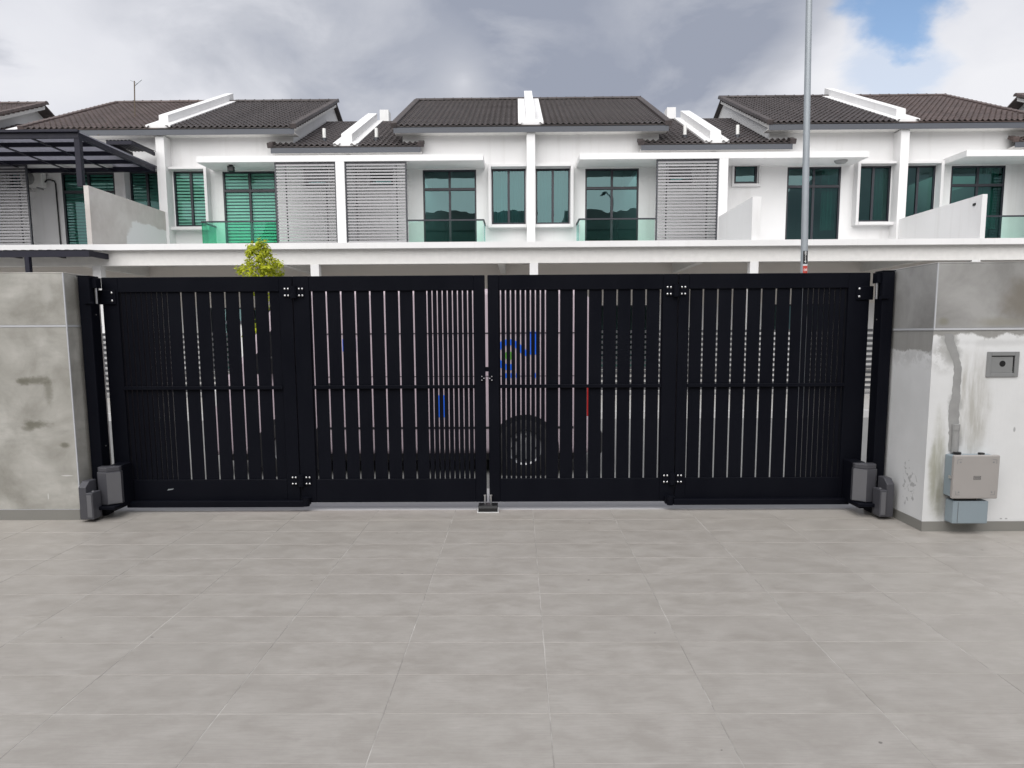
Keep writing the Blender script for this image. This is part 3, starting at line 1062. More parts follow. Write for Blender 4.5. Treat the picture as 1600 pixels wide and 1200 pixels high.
t = thing('porch_awning', 'low dark steel awning in front of the far left porch', 'awning', (-13.8, 20.5, 0))
m = MB()
vs, fs = [], []
nw = 120
for i in range(nw + 1):
    x = -19.5 + 7.42 * i / nw
    z = 0.018 * (i % 4 in (1, 2))
    vs += [(x, 20.44, 3.76 + z), (x, 21.44, 3.84 + z)]
for i in range(nw):
    fs.append((2 * i, 2 * i + 2, 2 * i + 3, 2 * i + 1))
part('roof_sheet', m.add(vs, fs), 'navy', t)
m = MB().box(-19.5, -12.10, 20.46, 20.54, 3.58, 3.75).box(-12.18, -12.10, 20.54, 21.44, 3.60, 3.755)
for i in range(5):
    x = -13.4 - i * 1.3
    m.box(x - 0.04, x + 0.04, 20.54, 21.44, 3.64, 3.75)
part('frame', m, 'navy', t)
part('post', MB().box(-13.93, -13.80, 20.43, 20.56, 0, 3.58), 'navy', t, bevel=0.005)

t = thing('air_conditioner', 'white air conditioner outdoor unit on the wall beside the louvre screen', 'air conditioner', (-16.9, 26.1, 6.5))
part('casing', MB().box(-17.62, -16.86, 25.98, 26.26, 6.62, 7.17), 'plastic_white', t, bevel=0.02)
part('fan_grille', MB().lathe([(0.20, 0.0), (0.22, 0.02), (0.0, 0.025)], (-17.32, 25.985, 6.90), (0, -1, 0), 20), 'box_metal', t)
part('bracket', MB().box(-17.44, -17.40, 26.0, 26.345, 6.57, 6.618).box(-17.08, -17.04, 26.0, 26.345, 6.57, 6.618), 'box_metal', t)
part('pipe', MB().tube([(-16.86, 26.14, 6.80), (-16.80, 26.2, 6.90), (-16.74, 26.3, 6.92), (-16.62, 26.31, 6.88), (-16.58, 26.31, 6.78), (-16.56, 26.31, 4.05)], 0.025, 8), 'plastic_black', t, smooth=True)

t = thing('antenna', 'thin aerial mast standing on the brown roof at left', 'antenna', (-14.55, 28.2, 9.6))
part('mast', MB().tube([(-14.55, 28.2, 9.35), (-14.47, 28.2, 10.92)], 0.022, 8), 'bark', t)
part('boom', MB().tube([(-14.50, 28.2, 10.72), (-14.24, 28.3, 11.0)], 0.014, 6).tube([(-14.62, 28.2, 10.95), (-14.35, 28.2, 10.83)], 0.010, 6), 'galv', t)
part('stay', MB().tube([(-14.6, 28.0, 9.2), (-14.58, 25.72, 8.3)], 0.018, 6), 'bark', t)

# ------------------------------------------------------------------ street across
for i, (c, lab) in enumerate(((X0 - 13, 'low white plot wall opposite the left gate post'), (X0 - 6.5, 'low white plot wall behind the small tree'), (X0, 'low white plot wall behind the parked van'),
                              (X0 + 6.5, 'low white plot wall behind the lamp pole'), (X0 + 13, 'low white plot wall opposite the right pillar'))):
    w = thing('plot_wall', lab, 'wall', (c, 15.6, 0), 'plot walls across the street')
    part('wall', MB().box(c - 0.075, c + 0.075, 15.7, 21.49, 0, 1.35), 'paint', w)
    part('pillar', MB().box(c - 0.2, c + 0.2, 15.4, 15.7, -0.08, 1.6), 'paint', w, bevel=0.008)
    part('coping', MB().box(c - 0.24, c + 0.24, 15.36, 15.74, 1.6, 1.66), 'fascia', w)
sl_me = MB().box(-3.0, 3.0, -0.012, 0.012, -0.03, 0.03).mesh('slat', MAT['fence'])
for c, lab in ((X0 - 9.75, 'slatted dark gate of the house with striped blinds'), (X0 - 3.25, 'slatted dark gate behind the front of the van'),
               (X0 + 3.25, 'slatted dark gate behind the rear of the van'), (X0 + 9.75, 'slatted dark gate of the house behind the lamp pole')):
    g = thing('slatted_gate', lab, 'gate', (c, 15.55, 0), 'slatted gates across the street')
    for x in (c - 3.03, c, c + 3.0):
        part('upright', MB().box(x - 0.03, x + 0.03, 15.565, 15.61, 0.06, 1.48), 'fence', g)
    for k in range(12):
        inst('slat', sl_me, g, (c, 15.55, 0.15 + 0.112 * k))

# lamp pole
t = thing('lamp_pole', 'tall grey street lamp pole carrying black and red number stickers', 'street lamp', (5.15, 13.3, -0.08))
k = 13.3 / 13.0


def polex(z):
    return 5.225 - (z - 2.4) * 0.0222


part('shaft', MB().tube([(polex(z), 13.3, z) for z in (-0.08, 0.3, 2.4, 4.7, 7.2, 8.6)], [0.085, 0.075, 0.062, 0.057, 0.052, 0.045], 20), 'galv', t, smooth=True)
part('base_plate', MB().box(polex(0) - 0.18, polex(0) + 0.18, 13.12, 13.48, -0.08, -0.05), 'galv', t, bevel=0.004)
part('arm', MB().tube([(polex(8.5), 13.3, 8.5), (polex(8.7) - 0.1, 13.0, 8.85), (polex(8.7) - 0.15, 12.2, 9.0)], [0.04, 0.032, 0.03], 10), 'galv', t, smooth=True)
part('lamp_head', MB().prism([(11.5, 8.98), (12.3, 8.96), (12.3, 9.06), (12.0, 9.1), (11.55, 9.05)], polex(8.7) - 0.28, polex(8.7) - 0.02, 'x'), 'box_metal', t, bevel=0.02)


def sticker(z0, z1, mat, lab=None):
    r = 0.0645
    m = MB()
    vs, fs = [], []
    n = 10
    xc = polex((z0 + z1) / 2)
    for i in range(n + 1):
        th = radians(-128 + 82 * i / n)
        for z in (z0, z1):
            vs.append((polex(z) + r * cos(th), 13.3 + r * sin(th), z))
    for i in range(n):
        fs.append((2 * i, 2 * i + 2, 2 * i + 3, 2 * i + 1))
    return part('sticker', m.add(vs, fs), mat, t, label=lab)


def text(parent, body, size, loc, mat, rot=(pi / 2, 0, 0), name='lettering', align='CENTER', sx=1.0):
    cu = bpy.data.curves.new(name, 'FONT')
    cu.body = body
    cu.size = size
    cu.extrude = 0.0006
    cu.align_x = align
    cu.space_line = 0.72
    cu.resolution_u = 3
    ob = bpy.data.objects.new(name, cu)
    C.objects.link(ob)
    dg = bpy.context.evaluated_depsgraph_get()
    me = bpy.data.meshes.new_from_object(ob.evaluated_get(dg))
    bpy.data.objects.remove(ob)
    me.materials.clear()
    me.materials.append(MAT[mat])
    me.transform(Euler(rot).to_matrix().to_4x4() @ Matrix.Diagonal((sx, 1, 1, 1)))
    o = inst(name, me, parent, loc)
    return o


s1 = sticker(2.585, 2.815, 'plastic_black', 'black number sticker')
for i, ch in enumerate('8714'):
    text(t, ch, 0.072, (polex(2.7) - 0.003, 13.3 - 0.0665, 2.760 - i * 0.053), 'white', sx=1.05)
s2 = sticker(2.40, 2.55, 'red', 'red number sticker')
text(t, '08', 0.062, (polex(2.48), 13.3 - 0.0665, 2.455), 'white')
sticker(2.552, 2.572, 'white')

# young tree
t = thing('young_tree', 'small yellow-green tree showing over the top of the gate', 'tree', (-4.63, 13.6, -0.08))
TX, TY = -4.83, 13.6
lv = MB()
random.seed(5)
br = MB().tube([(TX, TY, -0.08), (TX + 0.03, TY, 0.9), (TX - 0.02, TY, 1.8), (TX + 0.02, TY, 2.5), (TX + 0.0, TY, 3.12)], [0.045, 0.036, 0.028, 0.018, 0.005], 8)
clumps = []
for i in range(34):
    z = random.uniform(1.35, 3.02)
    rad = 0.50 * (1.0 - max(0, (z - 1.9)) / 1.35) ** 0.75 + 0.03
    a = random.uniform(0, 2 * pi)
    rr = rad * random.uniform(0.55, 1.0)
    p = Vector((TX + cos(a) * rr, TY + sin(a) * rr, z))
    clumps.append((p, random.uniform(0.10, 0.17)))
    br.tube([(TX, TY, z - rr * 0.8), tuple(p)], [0.010, 0.003], 5)
for p, R in ((Vector((TX - 0.15, TY - .1, 2.86)), 0.11), (Vector((TX + 0.16, TY - .1, 2.9)), 0.13), (Vector((TX + 0.40, TY - .1, 2.66)), 0.10), (Vector((TX - 0.36, TY, 2.58)), 0.12), (Vector((TX + 0.02, TY, 3.0)), 0.12), (Vector((TX + 0.2, TY - .2, 2.58)), 0.15), (Vector((TX - 0.12, TY - .2, 2.55)), 0.15), (Vector((TX + 0.03, TY - .2, 2.78)), 0.16)):
    clumps.append((p, R))
for p, R in clumps:
    for _ in range(int(62 * R / 0.13)):
        d = Vector((random.gauss(0, 1), random.gauss(0, 1), random.gauss(0, 0.8))).normalized() * R * random.uniform(0.3, 1.05)
        c = p + d
        nrm = (d + Vector((random.uniform(-.5, .5), random.uniform(-.5, .5), 0.7)) * R).normalized()
        a = nrm.cross(Vector((random.uniform(-1, 1), random.uniform(-1, 1), random.uniform(-1, 1)))).normalized()
        bq = nrm.cross(a)
        L, w = random.uniform(0.034, 0.058), random.uniform(0.014, 0.021)
        tip = nrm * -0.008
        lv.add([c - a * L, c - bq * w, c + a * L + tip, c + bq * w, c + nrm * 0.006], [(0, 1, 4), (1, 2, 4), (2, 3, 4), (3, 0, 4)])
part('crown', lv, 'leaf', t, kind='stuff')
part('trunk', br, 'bark', t, smooth=True)

# white van parked at the kerb outside the gate
t = thing('parked_van', 'panel van in shade-greyed paint with blue decals parked behind the gate', 'van', (-1.2, 8.5, -0.19))
y0, y1 = 7.72, 9.30
prof = [(0.82, 0.05), (0.86, 0.25), (0.86, 0.80), (0.82, 1.62), (0.74, 1.79), (0.58, 1.84), (-2.30, 1.84), (-2.58, 1.78), (-3.10, 0.98), (-3.28, 0.86), (-3.36, 0.60), (-3.38, 0.05)]
part('body', MB().prism(prof, y0, y1, 'y'), 'van', t, bevel=0.07, seg=3, smooth=True)
part('underbody', MB().box(-3.2, 0.7, y0 + 0.12, y1 - 0.12, -0.03, 0.06), 'plastic_black', t)
for x0v, x1v, za, zb, nm in ((-2.92, -2.28, 0.94, 1.44, 'front_window'),):
    part(nm, MB().prism([(x0v if nm != 'front_window' else x0v - 0.05, za), (x1v, za), (x1v, zb), (x0v + (0.28 if nm == 'front_window' else 0), zb)], y0 - 0.004, y0 + 0.02, 'y'), 'van_glass', t, bevel=0.003, seg=1)
part('windscreen', MB().add([(-2.62, y0 + 0.12, 1.735), (-2.62, y1 - 0.12, 1.735), (-3.09, y1 - 0.10, 1.008), (-3.09, y0 + 0.10, 1.008)], [(0, 1, 2, 3)]), 'van_glass', t)
seam = MB()
for x in (-2.14, -1.22, -0.46):
    seam.box(x - 0.006, x + 0.006, y0 - 0.002, y0 + 0.01, 0.14, 1.70)
seam.box(-2.134, 0.74, y0 - 0.004, y0 + 0.01, 1.360, 1.372).box(-2.134, 0.74, y0 - 0.002, y0 + 0.01, 0.90, 0.908)
seam.box(-2.2, 0.60, y0 - 0.004, y0 + 0.01, 0.33, 0.355)
part('door_seam', seam, 'plastic_black', t)
part('handle', MB().box(-2.36, -2.22, y0 - 0.025, y0 + 0.01, 0.80, 0.84), 'plastic_black', t, bevel=0.006)
part('handle', MB().box(-2.08, -1.94, y0 - 0.025, y0 + 0.01, 0.80, 0.84), 'plastic_black', t, bevel=0.006)
part('side_mirror', MB().box(-2.72, -2.60, y0 - 0.17, y0 - 0.02, 0.95, 1.13).box(-2.68, -2.64, y0 - 0.03, y0 + 0.03, 0.99, 1.03), 'plastic_black', t, bevel=0.015)
part('bumper', MB().box(-3.46, -3.30, y0 + 0.03, y1 - 0.03, 0.04, 0.36), 'van', t, bevel=0.03)
part('rear_bumper', MB().box(0.80, 0.92, y0 + 0.03, y1 - 0.03, 0.04, 0.30), 'plastic_black', t, bevel=0.03)
part('headlight', MB().box(-3.40, -3.22, y0 - 0.003, y0 + 0.16, 0.58, 0.78), 'lamp_clear', t, bevel=0.02)
part('headlight', MB().box(-3.40, -3.22, y1 - 0.16, y1 + 0.003, 0.58, 0.78), 'lamp_clear', t, bevel=0.02)
part('tail_light', MB().box(0.74, 0.872, y0 - 0.003, y0 + 0.08, 0.46, 0.80), 'lamp_red', t, bevel=0.01)
part('tail_light', MB().box(0.74, 0.872, y1 - 0.08, y1 + 0.003, 0.46, 0.80), 'lamp_red', t, bevel=0.01)
for xw in (0.068, -2.50):
    for yy, sg in ((y0 - 0.005, -1), (y1 + 0.005, 1)):
        part('wheel_arch', MB().lathe([(0.0, 0.0), (0.375, 0.0), (0.375, -0.012 * 1)], (xw, yy, 0.11), (0, sg, 0), 36), 'plastic_black', t)
        w = part('tyre', MB().lathe([(0.17, -0.10), (0.285, -0.10), (0.305, -0.07), (0.308, 0.0), (0.300, 0.022), (0.27, 0.034), (0.20, 0.030), (0.195, 0.012)], (xw, yy, 0.118), (0, sg, 0), 36), 'tyre', t, smooth=True)
        rm = MB().lathe([(0.195, 0.012), (0.185, 0.022), (0.165, 0.006), (0.10, 0.018), (0.06, 0.032), (0.0, 0.034)], (xw, yy, 0.118), (0, sg, 0), 30)
        part('rim', rm, 'rim', w, smooth=True)
        hb = MB()
        for kk in range(8):
            a = 2 * pi * kk / 8
            hb.lathe([(0.019, 0.014), (0.019, 0.016), (0.0, 0.017)], (xw + 0.13 * cos(a), yy, 0.118 + 0.13 * sin(a)), (0, sg, 0), 8)
        part('rim_hole', hb, 'plastic_black', w)
# decals: a blue ring with a rising tail, a green core, a short line of small marks, two blue blocks
m = MB()


def ribbon(m, pts, w, y):
    vs, fs = [], []
    for i, p in enumerate(pts):
        a = Vector(pts[max(i - 1, 0)])
        bq = Vector(pts[min(i + 1, len(pts) - 1)])
        d = (bq - a).normalized()
        nn = Vector((-d.y, d.x)) * w / 2
        vs += [(p[0] + nn.x, y, p[1] + nn.y), (p[0] - nn.x, y, p[1] - nn.y)]
    for i in range(len(pts) - 1):
        fs.append((2 * i, 2 * i + 1, 2 * i + 3, 2 * i + 2))
    m.add(vs, fs)


cx, cz = -0.10, 1.135
pts = [(cx + 0.135 * cos(radians(a)), cz + 0.135 * sin(radians(a))) for a in range(285, 40, -12)]
pts += [(cx + 0.16, cz + 0.03), (cx + 0.225, cz - 0.0)]
ribbon(m, pts, 0.062, y0 - 0.0035)
ribbon(m, [(cx + 0.262, cz + 0.0), (cx + 0.262, cz + 0.245)], 0.065, y0 - 0.0032)
part('decal', m, 'blue', t, label='blue ring logo with a rising tail')
part('decal', MB().lathe([(0.0, 0.0), (0.048, 0.0)], (cx + 0.0, y0 - 0.0035, cz - 0.01), (0, -1, 0), 20), 'green', t, label='green dot')
m = MB()
for i, wv in enumerate((0.05, 0.03, 0.045, 0.05, 0.03, 0.05)):
    m.box(cx - 0.04 + i * 0.058, cx - 0.04 + i * 0.058 + wv * 0.8, y0 - 0.004, y0 + 0.001, 0.885, 0.935)
m.box(-1.84, -1.74, y0 - 0.0042, y0 + 0.001, 1.19, 1.28) if False else None
part('decal', m, 'blue', t, label='line of small blue marks')
m = MB().box(-0.875, -0.79, y0 - 0.004, y0 + 0.001, 0.46, 0.70)
part('decal', m, 'blue', t, label='blue block')
part('decal', MB().box(-1.89, -1.745, y0 - 0.0062, y0 + 0.001, 1.18, 1.31), 'blue', t, label='blue window sticker')

# ------------------------------------------------------------------ our own side of the street, seen mirrored in the panes opposite
t = thing('own_house_row', 'white terrace row with dark roofs behind the driveway, mirrored in the window panes', 'house', (-0.25, -7, 0))
m = MB().box(-23, 22.5, -9.7, -9.5, 0, 8.9).box(-23, 22.5, -9.5, -4.9, 3.9, 4.05)
m.box(-23, 22.5, -5.1, -4.9, 3.5, 3.9)
part('wall', m, 'paint', t)
ro = MB()
for c in (-16.5, -3.5, 9.5):
    ro.prism([(-9.0, 8.9), (-15.0, 12.6), (-21.0, 8.9)], c - 4.8, c + 4.8, 'x')
    ro.prism([(-9.1, 8.3), (-14.0, 11.0), (-14.2, 8.3)], c + 4.8, c + 8.2, 'x')
part('roof', ro, 'roof', t)

# ------------------------------------------------------------------ pillars of our own gate
t = thing('gate_pillar', 'grey stained pillar wall left of the gate', 'wall', (-3.8, 5.3, 0))
XP, YP = -3.262, 5.18
part('core', MB().box(-6.5, XP - 0.012, YP + 0.012, 5.62, -0.012, 1.80), 'bare', t)
part('tile_panel', MB().box(-6.5, XP - 0.008, YP, YP + 0.012, 0.081, 1.428), 'pillar_l', t, bevel=0.0015, seg=1)
part('tile_panel', MB().box(-6.5, XP - 0.008, YP, YP + 0.012, 1.444, 1.808), 'pillar_l', t, bevel=0.0015, seg=1)
part('tile_panel', MB().box(XP - 0.012, XP, YP + 0.008, 5.62, 0.081, 1.428), 'pillar_l', t, bevel=0.0015, seg=1)
part('tile_panel', MB().box(XP - 0.012, XP, YP + 0.008, 5.62, 1.444, 1.808), 'pillar_l', t, bevel=0.0015, seg=1)
part('trim_strip', MB().box(-6.5, XP - 0.008, YP - 0.002, YP + 0.011, 1.4285, 1.4435).box(XP - 0.011, XP + 0.002, YP + 0.008, 5.62, 1.4285, 1.4435), 'alu', t)
part('corner_trim', MB().box(XP - 0.0078, XP + 0.001, YP - 0.001, YP + 0.0078, 0.0, 1.812), 'alu', t)
part('coping', MB().box(-6.5, XP, YP, 5.62, 1.8085, 1.818), 'pillar_l', t, bevel=0.002, seg=1)
part('skirting', MB().box(-6.5, XP - 0.0079, YP - 0.006, YP + 0.011, -0.012, 0.079).box(XP - 0.011, XP + 0.004, YP + 0.0081, 5.3, -0.012, 0.079), 'skirting', t)
part('skirting_trim', MB().box(-6.5, XP - 0.0081, YP - 0.005, YP + 0.010, 0.0792, 0.0808), 'alu', t)

t = thing('gate_pillar', 'half plastered pillar wall right of the gate with cable chase and boxes', 'wall', (3.4, 5.0, 0))
XP, YP = 2.762, 4.80
part('core', MB().box(XP + 0.012, 6.5, YP + 0.012, 5.62, -0.012, 1.80), 'bare', t)
part('tile_panel', MB().box(XP + 0.008, 6.5, YP, YP + 0.012, 1.383, 1.803), 'clad_r', t, bevel=0.0015, seg=1)
part('tile_panel', MB().box(XP, XP + 0.012, YP + 0.008, 5.62, 1.383, 1.803), 'clad_r', t, bevel=0.0015, seg=1)
part('trim_strip', MB().box(XP - 0.002, 6.5, YP - 0.002, YP + 0.0119, 1.368, 1.3825).box(XP - 0.002, XP + 0.0119, YP + 0.0119, 5.62, 1.368, 1.3825), 'alu', t)
part('corner_trim', MB().box(XP, XP + 0.0079, YP, YP + 0.0079, 1.383, 1.806), 'alu', t)
part('coping', MB().box(XP, 6.5, YP, 5.62, 1.8035, 1.813), 'clad_r', t, bevel=0.002, seg=1)
sk = MB()
# skim coat front face with a hole for the recessed box, plus the return face
walls_with_holes(sk, (XP, 6.5), (0.05, 1.3675), [(3.150, 3.312, 1.078, 1.200)], YP + 0.003, YP + 0.0119)
sk.box(XP + 0.003, XP + 0.0119, YP + 0.012, 5.62, 0.05, 1.3675)
part('skim_coat', sk, 'skim', t)
part('skirting', MB().box(XP - 0.004, 6.5, YP - 0.008, YP + 0.0028, -0.012, 0.068).box(XP - 0.004, XP + 0.0028, YP + 0.0029, 5.22, -0.012, 0.068), 'skirting', t)
part('corner_trim', MB().box(XP - 0.006, XP + 0.001, YP - 0.010, YP - 0.003, -0.012, 0.069), 'skirting', t)
# the cement filled chase with the conduit below
ch = MB()
cpts = [(2.862, 1.345, 0.030), (2.872, 1.30, 0.032), (2.895, 1.24, 0.030), (2.925, 1.165, 0.027), (2.938, 1.11, 0.026), (2.938, 1.0, 0.026), (2.938, 0.93, 0.030), (2.93, 0.86, 0.034), (2.932, 0.80, 0.036), (2.938, 0.70, 0.033), (2.944, 0.62, 0.036), (2.945, 0.53, 0.034)]
vs, fs = [], []
fine = []
for i in range(len(cpts) - 1):
    for k_ in range(4):
        f_ = k_ / 4
        fine.append(tuple(cpts[i][j] * (1 - f_) + cpts[i + 1][j] * f_ for j in range(3)))
random.seed(8)
for x, z, w in fine:
    vs += [(x - w + random.uniform(-.004, .004), YP + 0.0022, z), (x + random.uniform(-.003, .003), YP - 0.0035, z), (x + w + random.uniform(-.004, .004), YP + 0.0022, z)]
for i in range(len(fine) - 1):
    fs += [(3 * i, 3 * i + 1, 3 * i + 4, 3 * i + 3), (3 * i + 1, 3 * i + 2, 3 * i + 5, 3 * i + 4)]
part('cable_chase', ch.add(vs, fs), 'chase', t, smooth=True)

t = thing('conduit', 'grey conduit running down into the beige junction box', 'pipe', (2.945, 4.79, 0.55))
part('pipe', MB().tube([(2.945, 4.79, 0.547), (2.945, 4.79, 0.73)], 0.021, 14), 'chase', t, smooth=True)
part('coupling', MB().tube([(2.945, 4.79, 0.70), (2.945, 4.79, 0.74)], 0.024, 14), 'chase', t, smooth=True)

t = thing('recessed_wall_box', 'recessed grey metal box with a round black hole in the right pillar', 'box', (3.23, 4.8, 1.14))
m = MB()
xa, xb, za, zb = 3.125, 3.337, 1.056, 1.224
m.box(xa, 3.153, YP - 0.006, YP + 0.006, za, zb).box(3.309, xb, YP - 0.006, YP + 0.006, za, zb)
m.box(3.153, 3.309, YP - 0.006, YP + 0.006, za, 1.081).box(3.153, 3.309, YP - 0.006, YP + 0.006, 1.197, zb)
part('frame', m, 'box_metal', t, bevel=0.002, seg=1)
part('back_plate', MB().box(3.1535, 3.300, YP + 0.002, YP + 0.005, 1.0815, 1.1905), 'box_metal', t)
part('bottom_lip', MB().box(3.156, 3.300, YP - 0.0015, YP + 0.0015, 1.083, 1.096), 'box_metal', t)
part('recess', MB().box(3.1505, 3.3115, YP + 0.008, YP + 0.0115, 1.079, 1.1995), 'plastic_black', t)
part('hole', MB().lathe([(0.0, 0.0), (0.020, 0.0), (0.021, -0.003)], (3.232, YP + 0.0012, 1.144), (0, -1, 0), 24), 'plastic_black', t)

t = thing('junction_box', 'square beige junction box on the right pillar above the blue box', 'box', (3.03, 4.75, 0.25))
bx = (2.884, 3.186)
part('casing', MB().box(bx[0] + 0.006, bx[1] - 0.006, 4.715, YP + 0.002, 0.258, 0.538), 'box_blue', t, bevel=0.008)
part('lid', MB().box(bx[0], bx[1], 4.685, 4.7145, 0.252, 0.545), 'box_grey', t, bevel=0.007)
m = MB()
for sx in (-1, 1):
    for sz in (-1, 1):
        cx_, cz_ = 3.035 + sx * 0.115, 0.398 + sz * 0.105
        m.box(cx_ - 0.014, cx_ + 0.014, 4.6842, 4.6858, cz_ + sz * 0.012, cz_ + sz * 0.0155)
        m.box(cx_ + sx * 0.012, cx_ + sx * 0.0155, 4.6842, 4.6858, cz_ - 0.014, cz_ + 0.0115)
        m.lathe([(0.006, 0.0), (0.006, 0.0012), (0.0, 0.0014)], (cx_ - sx * 0.006, 4.6852, cz_ - sz * 0.004), (0, -1, 0), 10)
part('screw_mark', m, 'box_metal', t)
m = MB().box(3.018, 3.066, 4.6840, 4.6856, 0.382, 0.385).box(3.018, 3.066, 4.6840, 4.6856, 0.403, 0.406).box(3.018, 3.021, 4.6840, 4.6856, 0.385, 0.403).box(3.063, 3.066, 4.6840, 4.6856, 0.385, 0.403)
for i in range(5):
    m.box(3.0245 + i * 0.0076, 3.0245 + i * 0.0076 + 0.005, 4.6840, 4.6856, 0.3895, 0.3985)
part('label_plate', m, 'label_ink', t)
part('latch', MB().box(bx[0] - 0.006, bx[0] + 0.012, 4.70, 4.73, 0.385, 0.405), 'steel', t)
part('cable_gland', MB().tube([(2.945, 4.76, 0.54), (2.945, 4.76, 0.556)], 0.024, 12), 'plastic_black', t)
part('cable_gland', MB().tube([(3.10, 4.75, 0.54), (3.10, 4.75, 0.552)], 0.020, 12), 'plastic_black', t)

t = thing('power_supply_box', 'small blue-grey metal box under the beige junction box', 'box', (3.03, 4.75, 0.08))
part('casing', MB().box(2.905, 3.140, 4.70, YP - 0.009, 0.078, 0.232), 'box_blue', t, bevel=0.006)
part('collar', MB().box(2.93, 3.07, 4.722, YP - 0.012, 0.2325, 0.2515), 'plastic_black', t)
part('seam', MB().box(2.9375, 2.9395, 4.6985, 4.7015, 0.085, 0.226), 'label_ink', t)

# ------------------------------------------------------------------ gate
t = thing('gate_post', 'black steel gate post against the left pillar', 'post', (-3.19, 5.36, 0))
part('post', MB().box(-3.236, -3.150, 5.30, 5.415, -0.006, 1.795), 'black', t, bevel=0.006)
part('cap', MB().box(-3.240, -3.146, 5.296, 5.419, 1.7955, 1.803), 'black', t, bevel=0.002, seg=1)
part('upper_pivot', MB().box(-3.1495, -3.118, 5.33, 5.40, 1.715, 1.79).box(-3.19, -3.12, 5.285, 5.2995, 1.60, 1.612), 'black', t)
part('pivot_pin', MB().tube([(-3.132, 5.35, 1.60), (-3.132, 5.35, 1.715)], 0.009, 10), 'steel', t, smooth=True)
for z in (1.52, 0.53):
    part('bolt', MB().lathe([(0.005, 0), (0.005, 0.003), (0, 0.004)], (-3.149, 5.36, z), (1, 0, 0), 8), 'steel', t)
t = thing('gate_post', 'black steel gate post against the right pillar', 'post', (2.70, 5.36, 0))
part('post', MB().box(2.659, 2.745, 5.30, 5.415, -0.006, 1.795), 'black', t, bevel=0.006)
part('cap', MB().box(2.655, 2.749, 5.296, 5.419, 1.7955, 1.803), 'black', t, bevel=0.002, seg=1)
part('upper_pivot', MB().box(2.632, 2.6585, 5.33, 5.40, 1.715, 1.79).box(2.63, 2.70, 5.285, 5.2995, 1.60, 1.612), 'black', t)
part('pivot_pin', MB().tube([(2.642, 5.35, 1.60), (2.642, 5.35, 1.715)], 0.009, 10), 'steel', t, smooth=True)
for z in (1.45,):
    part('bolt', MB().lathe([(0.005, 0), (0.005, 0.003), (0, 0.004)], (2.658, 5.36, z), (-1, 0, 0), 8), 'steel', t)

ZT0, ZT1, ZM0, ZM1, ZB0, ZB1 = 1.688, 1.800, 0.948, 0.974, 0.060, 0.238
GY0, GY1 = 5.45, 5.50
bolt_me = MB().lathe([(0.0085, 0.0), (0.0085, 0.004), (0.005, 0.007), (0.0, 0.0075)], (0, 0, 0), (0, -1, 0), 10).mesh('bolt', MAT['steel'], smooth=True)
slat_me = {}


def slat_mesh(w, d):
    key = (round(w, 4), d)
    if key not in slat_me:
        slat_me[key] = MB().box(-w / 2, w / 2, 0, d, ZB1 - 0.02, ZT0 + 0.02).mesh('slat', MAT['black'], bevel=0.002, seg=1)
    return slat_me[key]


def panel(leaf, xl, xr, sl, sr, slats):
    """frame (stiles and rails) as the part, each slat a sub-part; slats: (x0,x1,thick)"""
    f = MB()
    f.box(xl, xl + sl, GY0, GY1, ZB0, ZT1).box(xr - sr, xr, GY0, GY1, ZB0, ZT1)
    a, bq = xl + sl, xr - sr
    f.box(a, bq, GY0 + 0.0005, GY1 - 0.0005, ZT0, ZT1).box(a, bq, GY0 + 0.0005, GY1 - 0.0005, ZB0, ZB1)
    f.box(a, bq, GY0 + 0.0005, GY0 + 0.018, ZB1 - 0.001, ZB1 + 0.006)
    o = part('folding_panel', f, 'black', leaf, bevel=0.003, seg=1)
    part('mid_rail', MB().box(a + 0.001, bq - 0.001, GY0 - 0.008, GY0 + 0.012, ZM0, ZM1), 'black', o, bevel=0.002, seg=1)
    for x0, x1, d in slats:
        inst('slat', slat_mesh(x1 - x0, d), o, ((x0 + x1) / 2, GY0 + 0.014, 0))
    return o


def slats_from_slits(start, slits, end, gw=0.0118, gn=0.0088):
    """slit centres (x, narrow?) -> slats between them"""
    out = []
    prev = start
    for i, (x, nar) in enumerate(slits):
        g = (gn if nar else gw) / 2
        out.append((prev, x - g, nar))
        prev = x + g
    out.append((prev, end, slits[-1][1]))
    return [(p, r, 0.021 if (r - p) < 0.04 else 0.010) for p, r, _ in out if r - p > 0.003]


def hinge(leaf, x, z):
    o = part('hinge', MB().tube([(x, GY0 - 0.012, z - 0.045), (x, GY0 - 0.012, z + 0.045)], 0.024, 14).box(x - 0.075, x - 0.02, GY0 - 0.008, GY0 - 0.001, z - 0.037, z + 0.037).box(x + 0.02, x + 0.075, GY0 - 0.008, GY0 - 0.001, z - 0.037, z + 0.037), 'black', leaf, smooth=True)
    for dx in (-0.066, -0.041, 0.041, 0.066):
        for dz_ in (-0.025, 0.025):
            inst('bolt', bolt_me, o, (x + dx, GY0 - 0.008, z + dz_)).scale = (0.85, 1, 0.85)


# left leaf
lf = thing('gate_leaf', 'left black folding gate leaf with vertical slats', 'gate', (-1.7, 5.47, 0), 'black folding driveway gate')
sA = [(-3.016 + 0.0391 * i, True) for i in range(10)] + [(-2.556 + 0.1113 * i, False) for i in range(7)]
panel(lf, -3.147, -1.704, 0.122, 0.100, slats_from_slits(-3.0245, sA, -1.8045))
sB = [(-1.562 + 0.1103 * i, False) for i in range(8)] + [(-0.688 + 0.0384 * i, True) for i in range(10)]
panel(lf, -1.698, -0.250, 0.122, 0.084, slats_from_slits(-1.5755, sB, -0.3345))
hinge(lf, -1.690, 1.681)
hinge(lf, -1.690, 0.236)
o = part('top_hinge_plate', MB().box(-3.172, -3.040, GY0 - 0.012, GY0 - 0.002, 1.598, 1.706), 'black', lf, bevel=0.003, seg=1)
for z in (1.625, 1.685):
    inst('bolt', bolt_me, o, (-3.066, GY0 - 0.012, z))
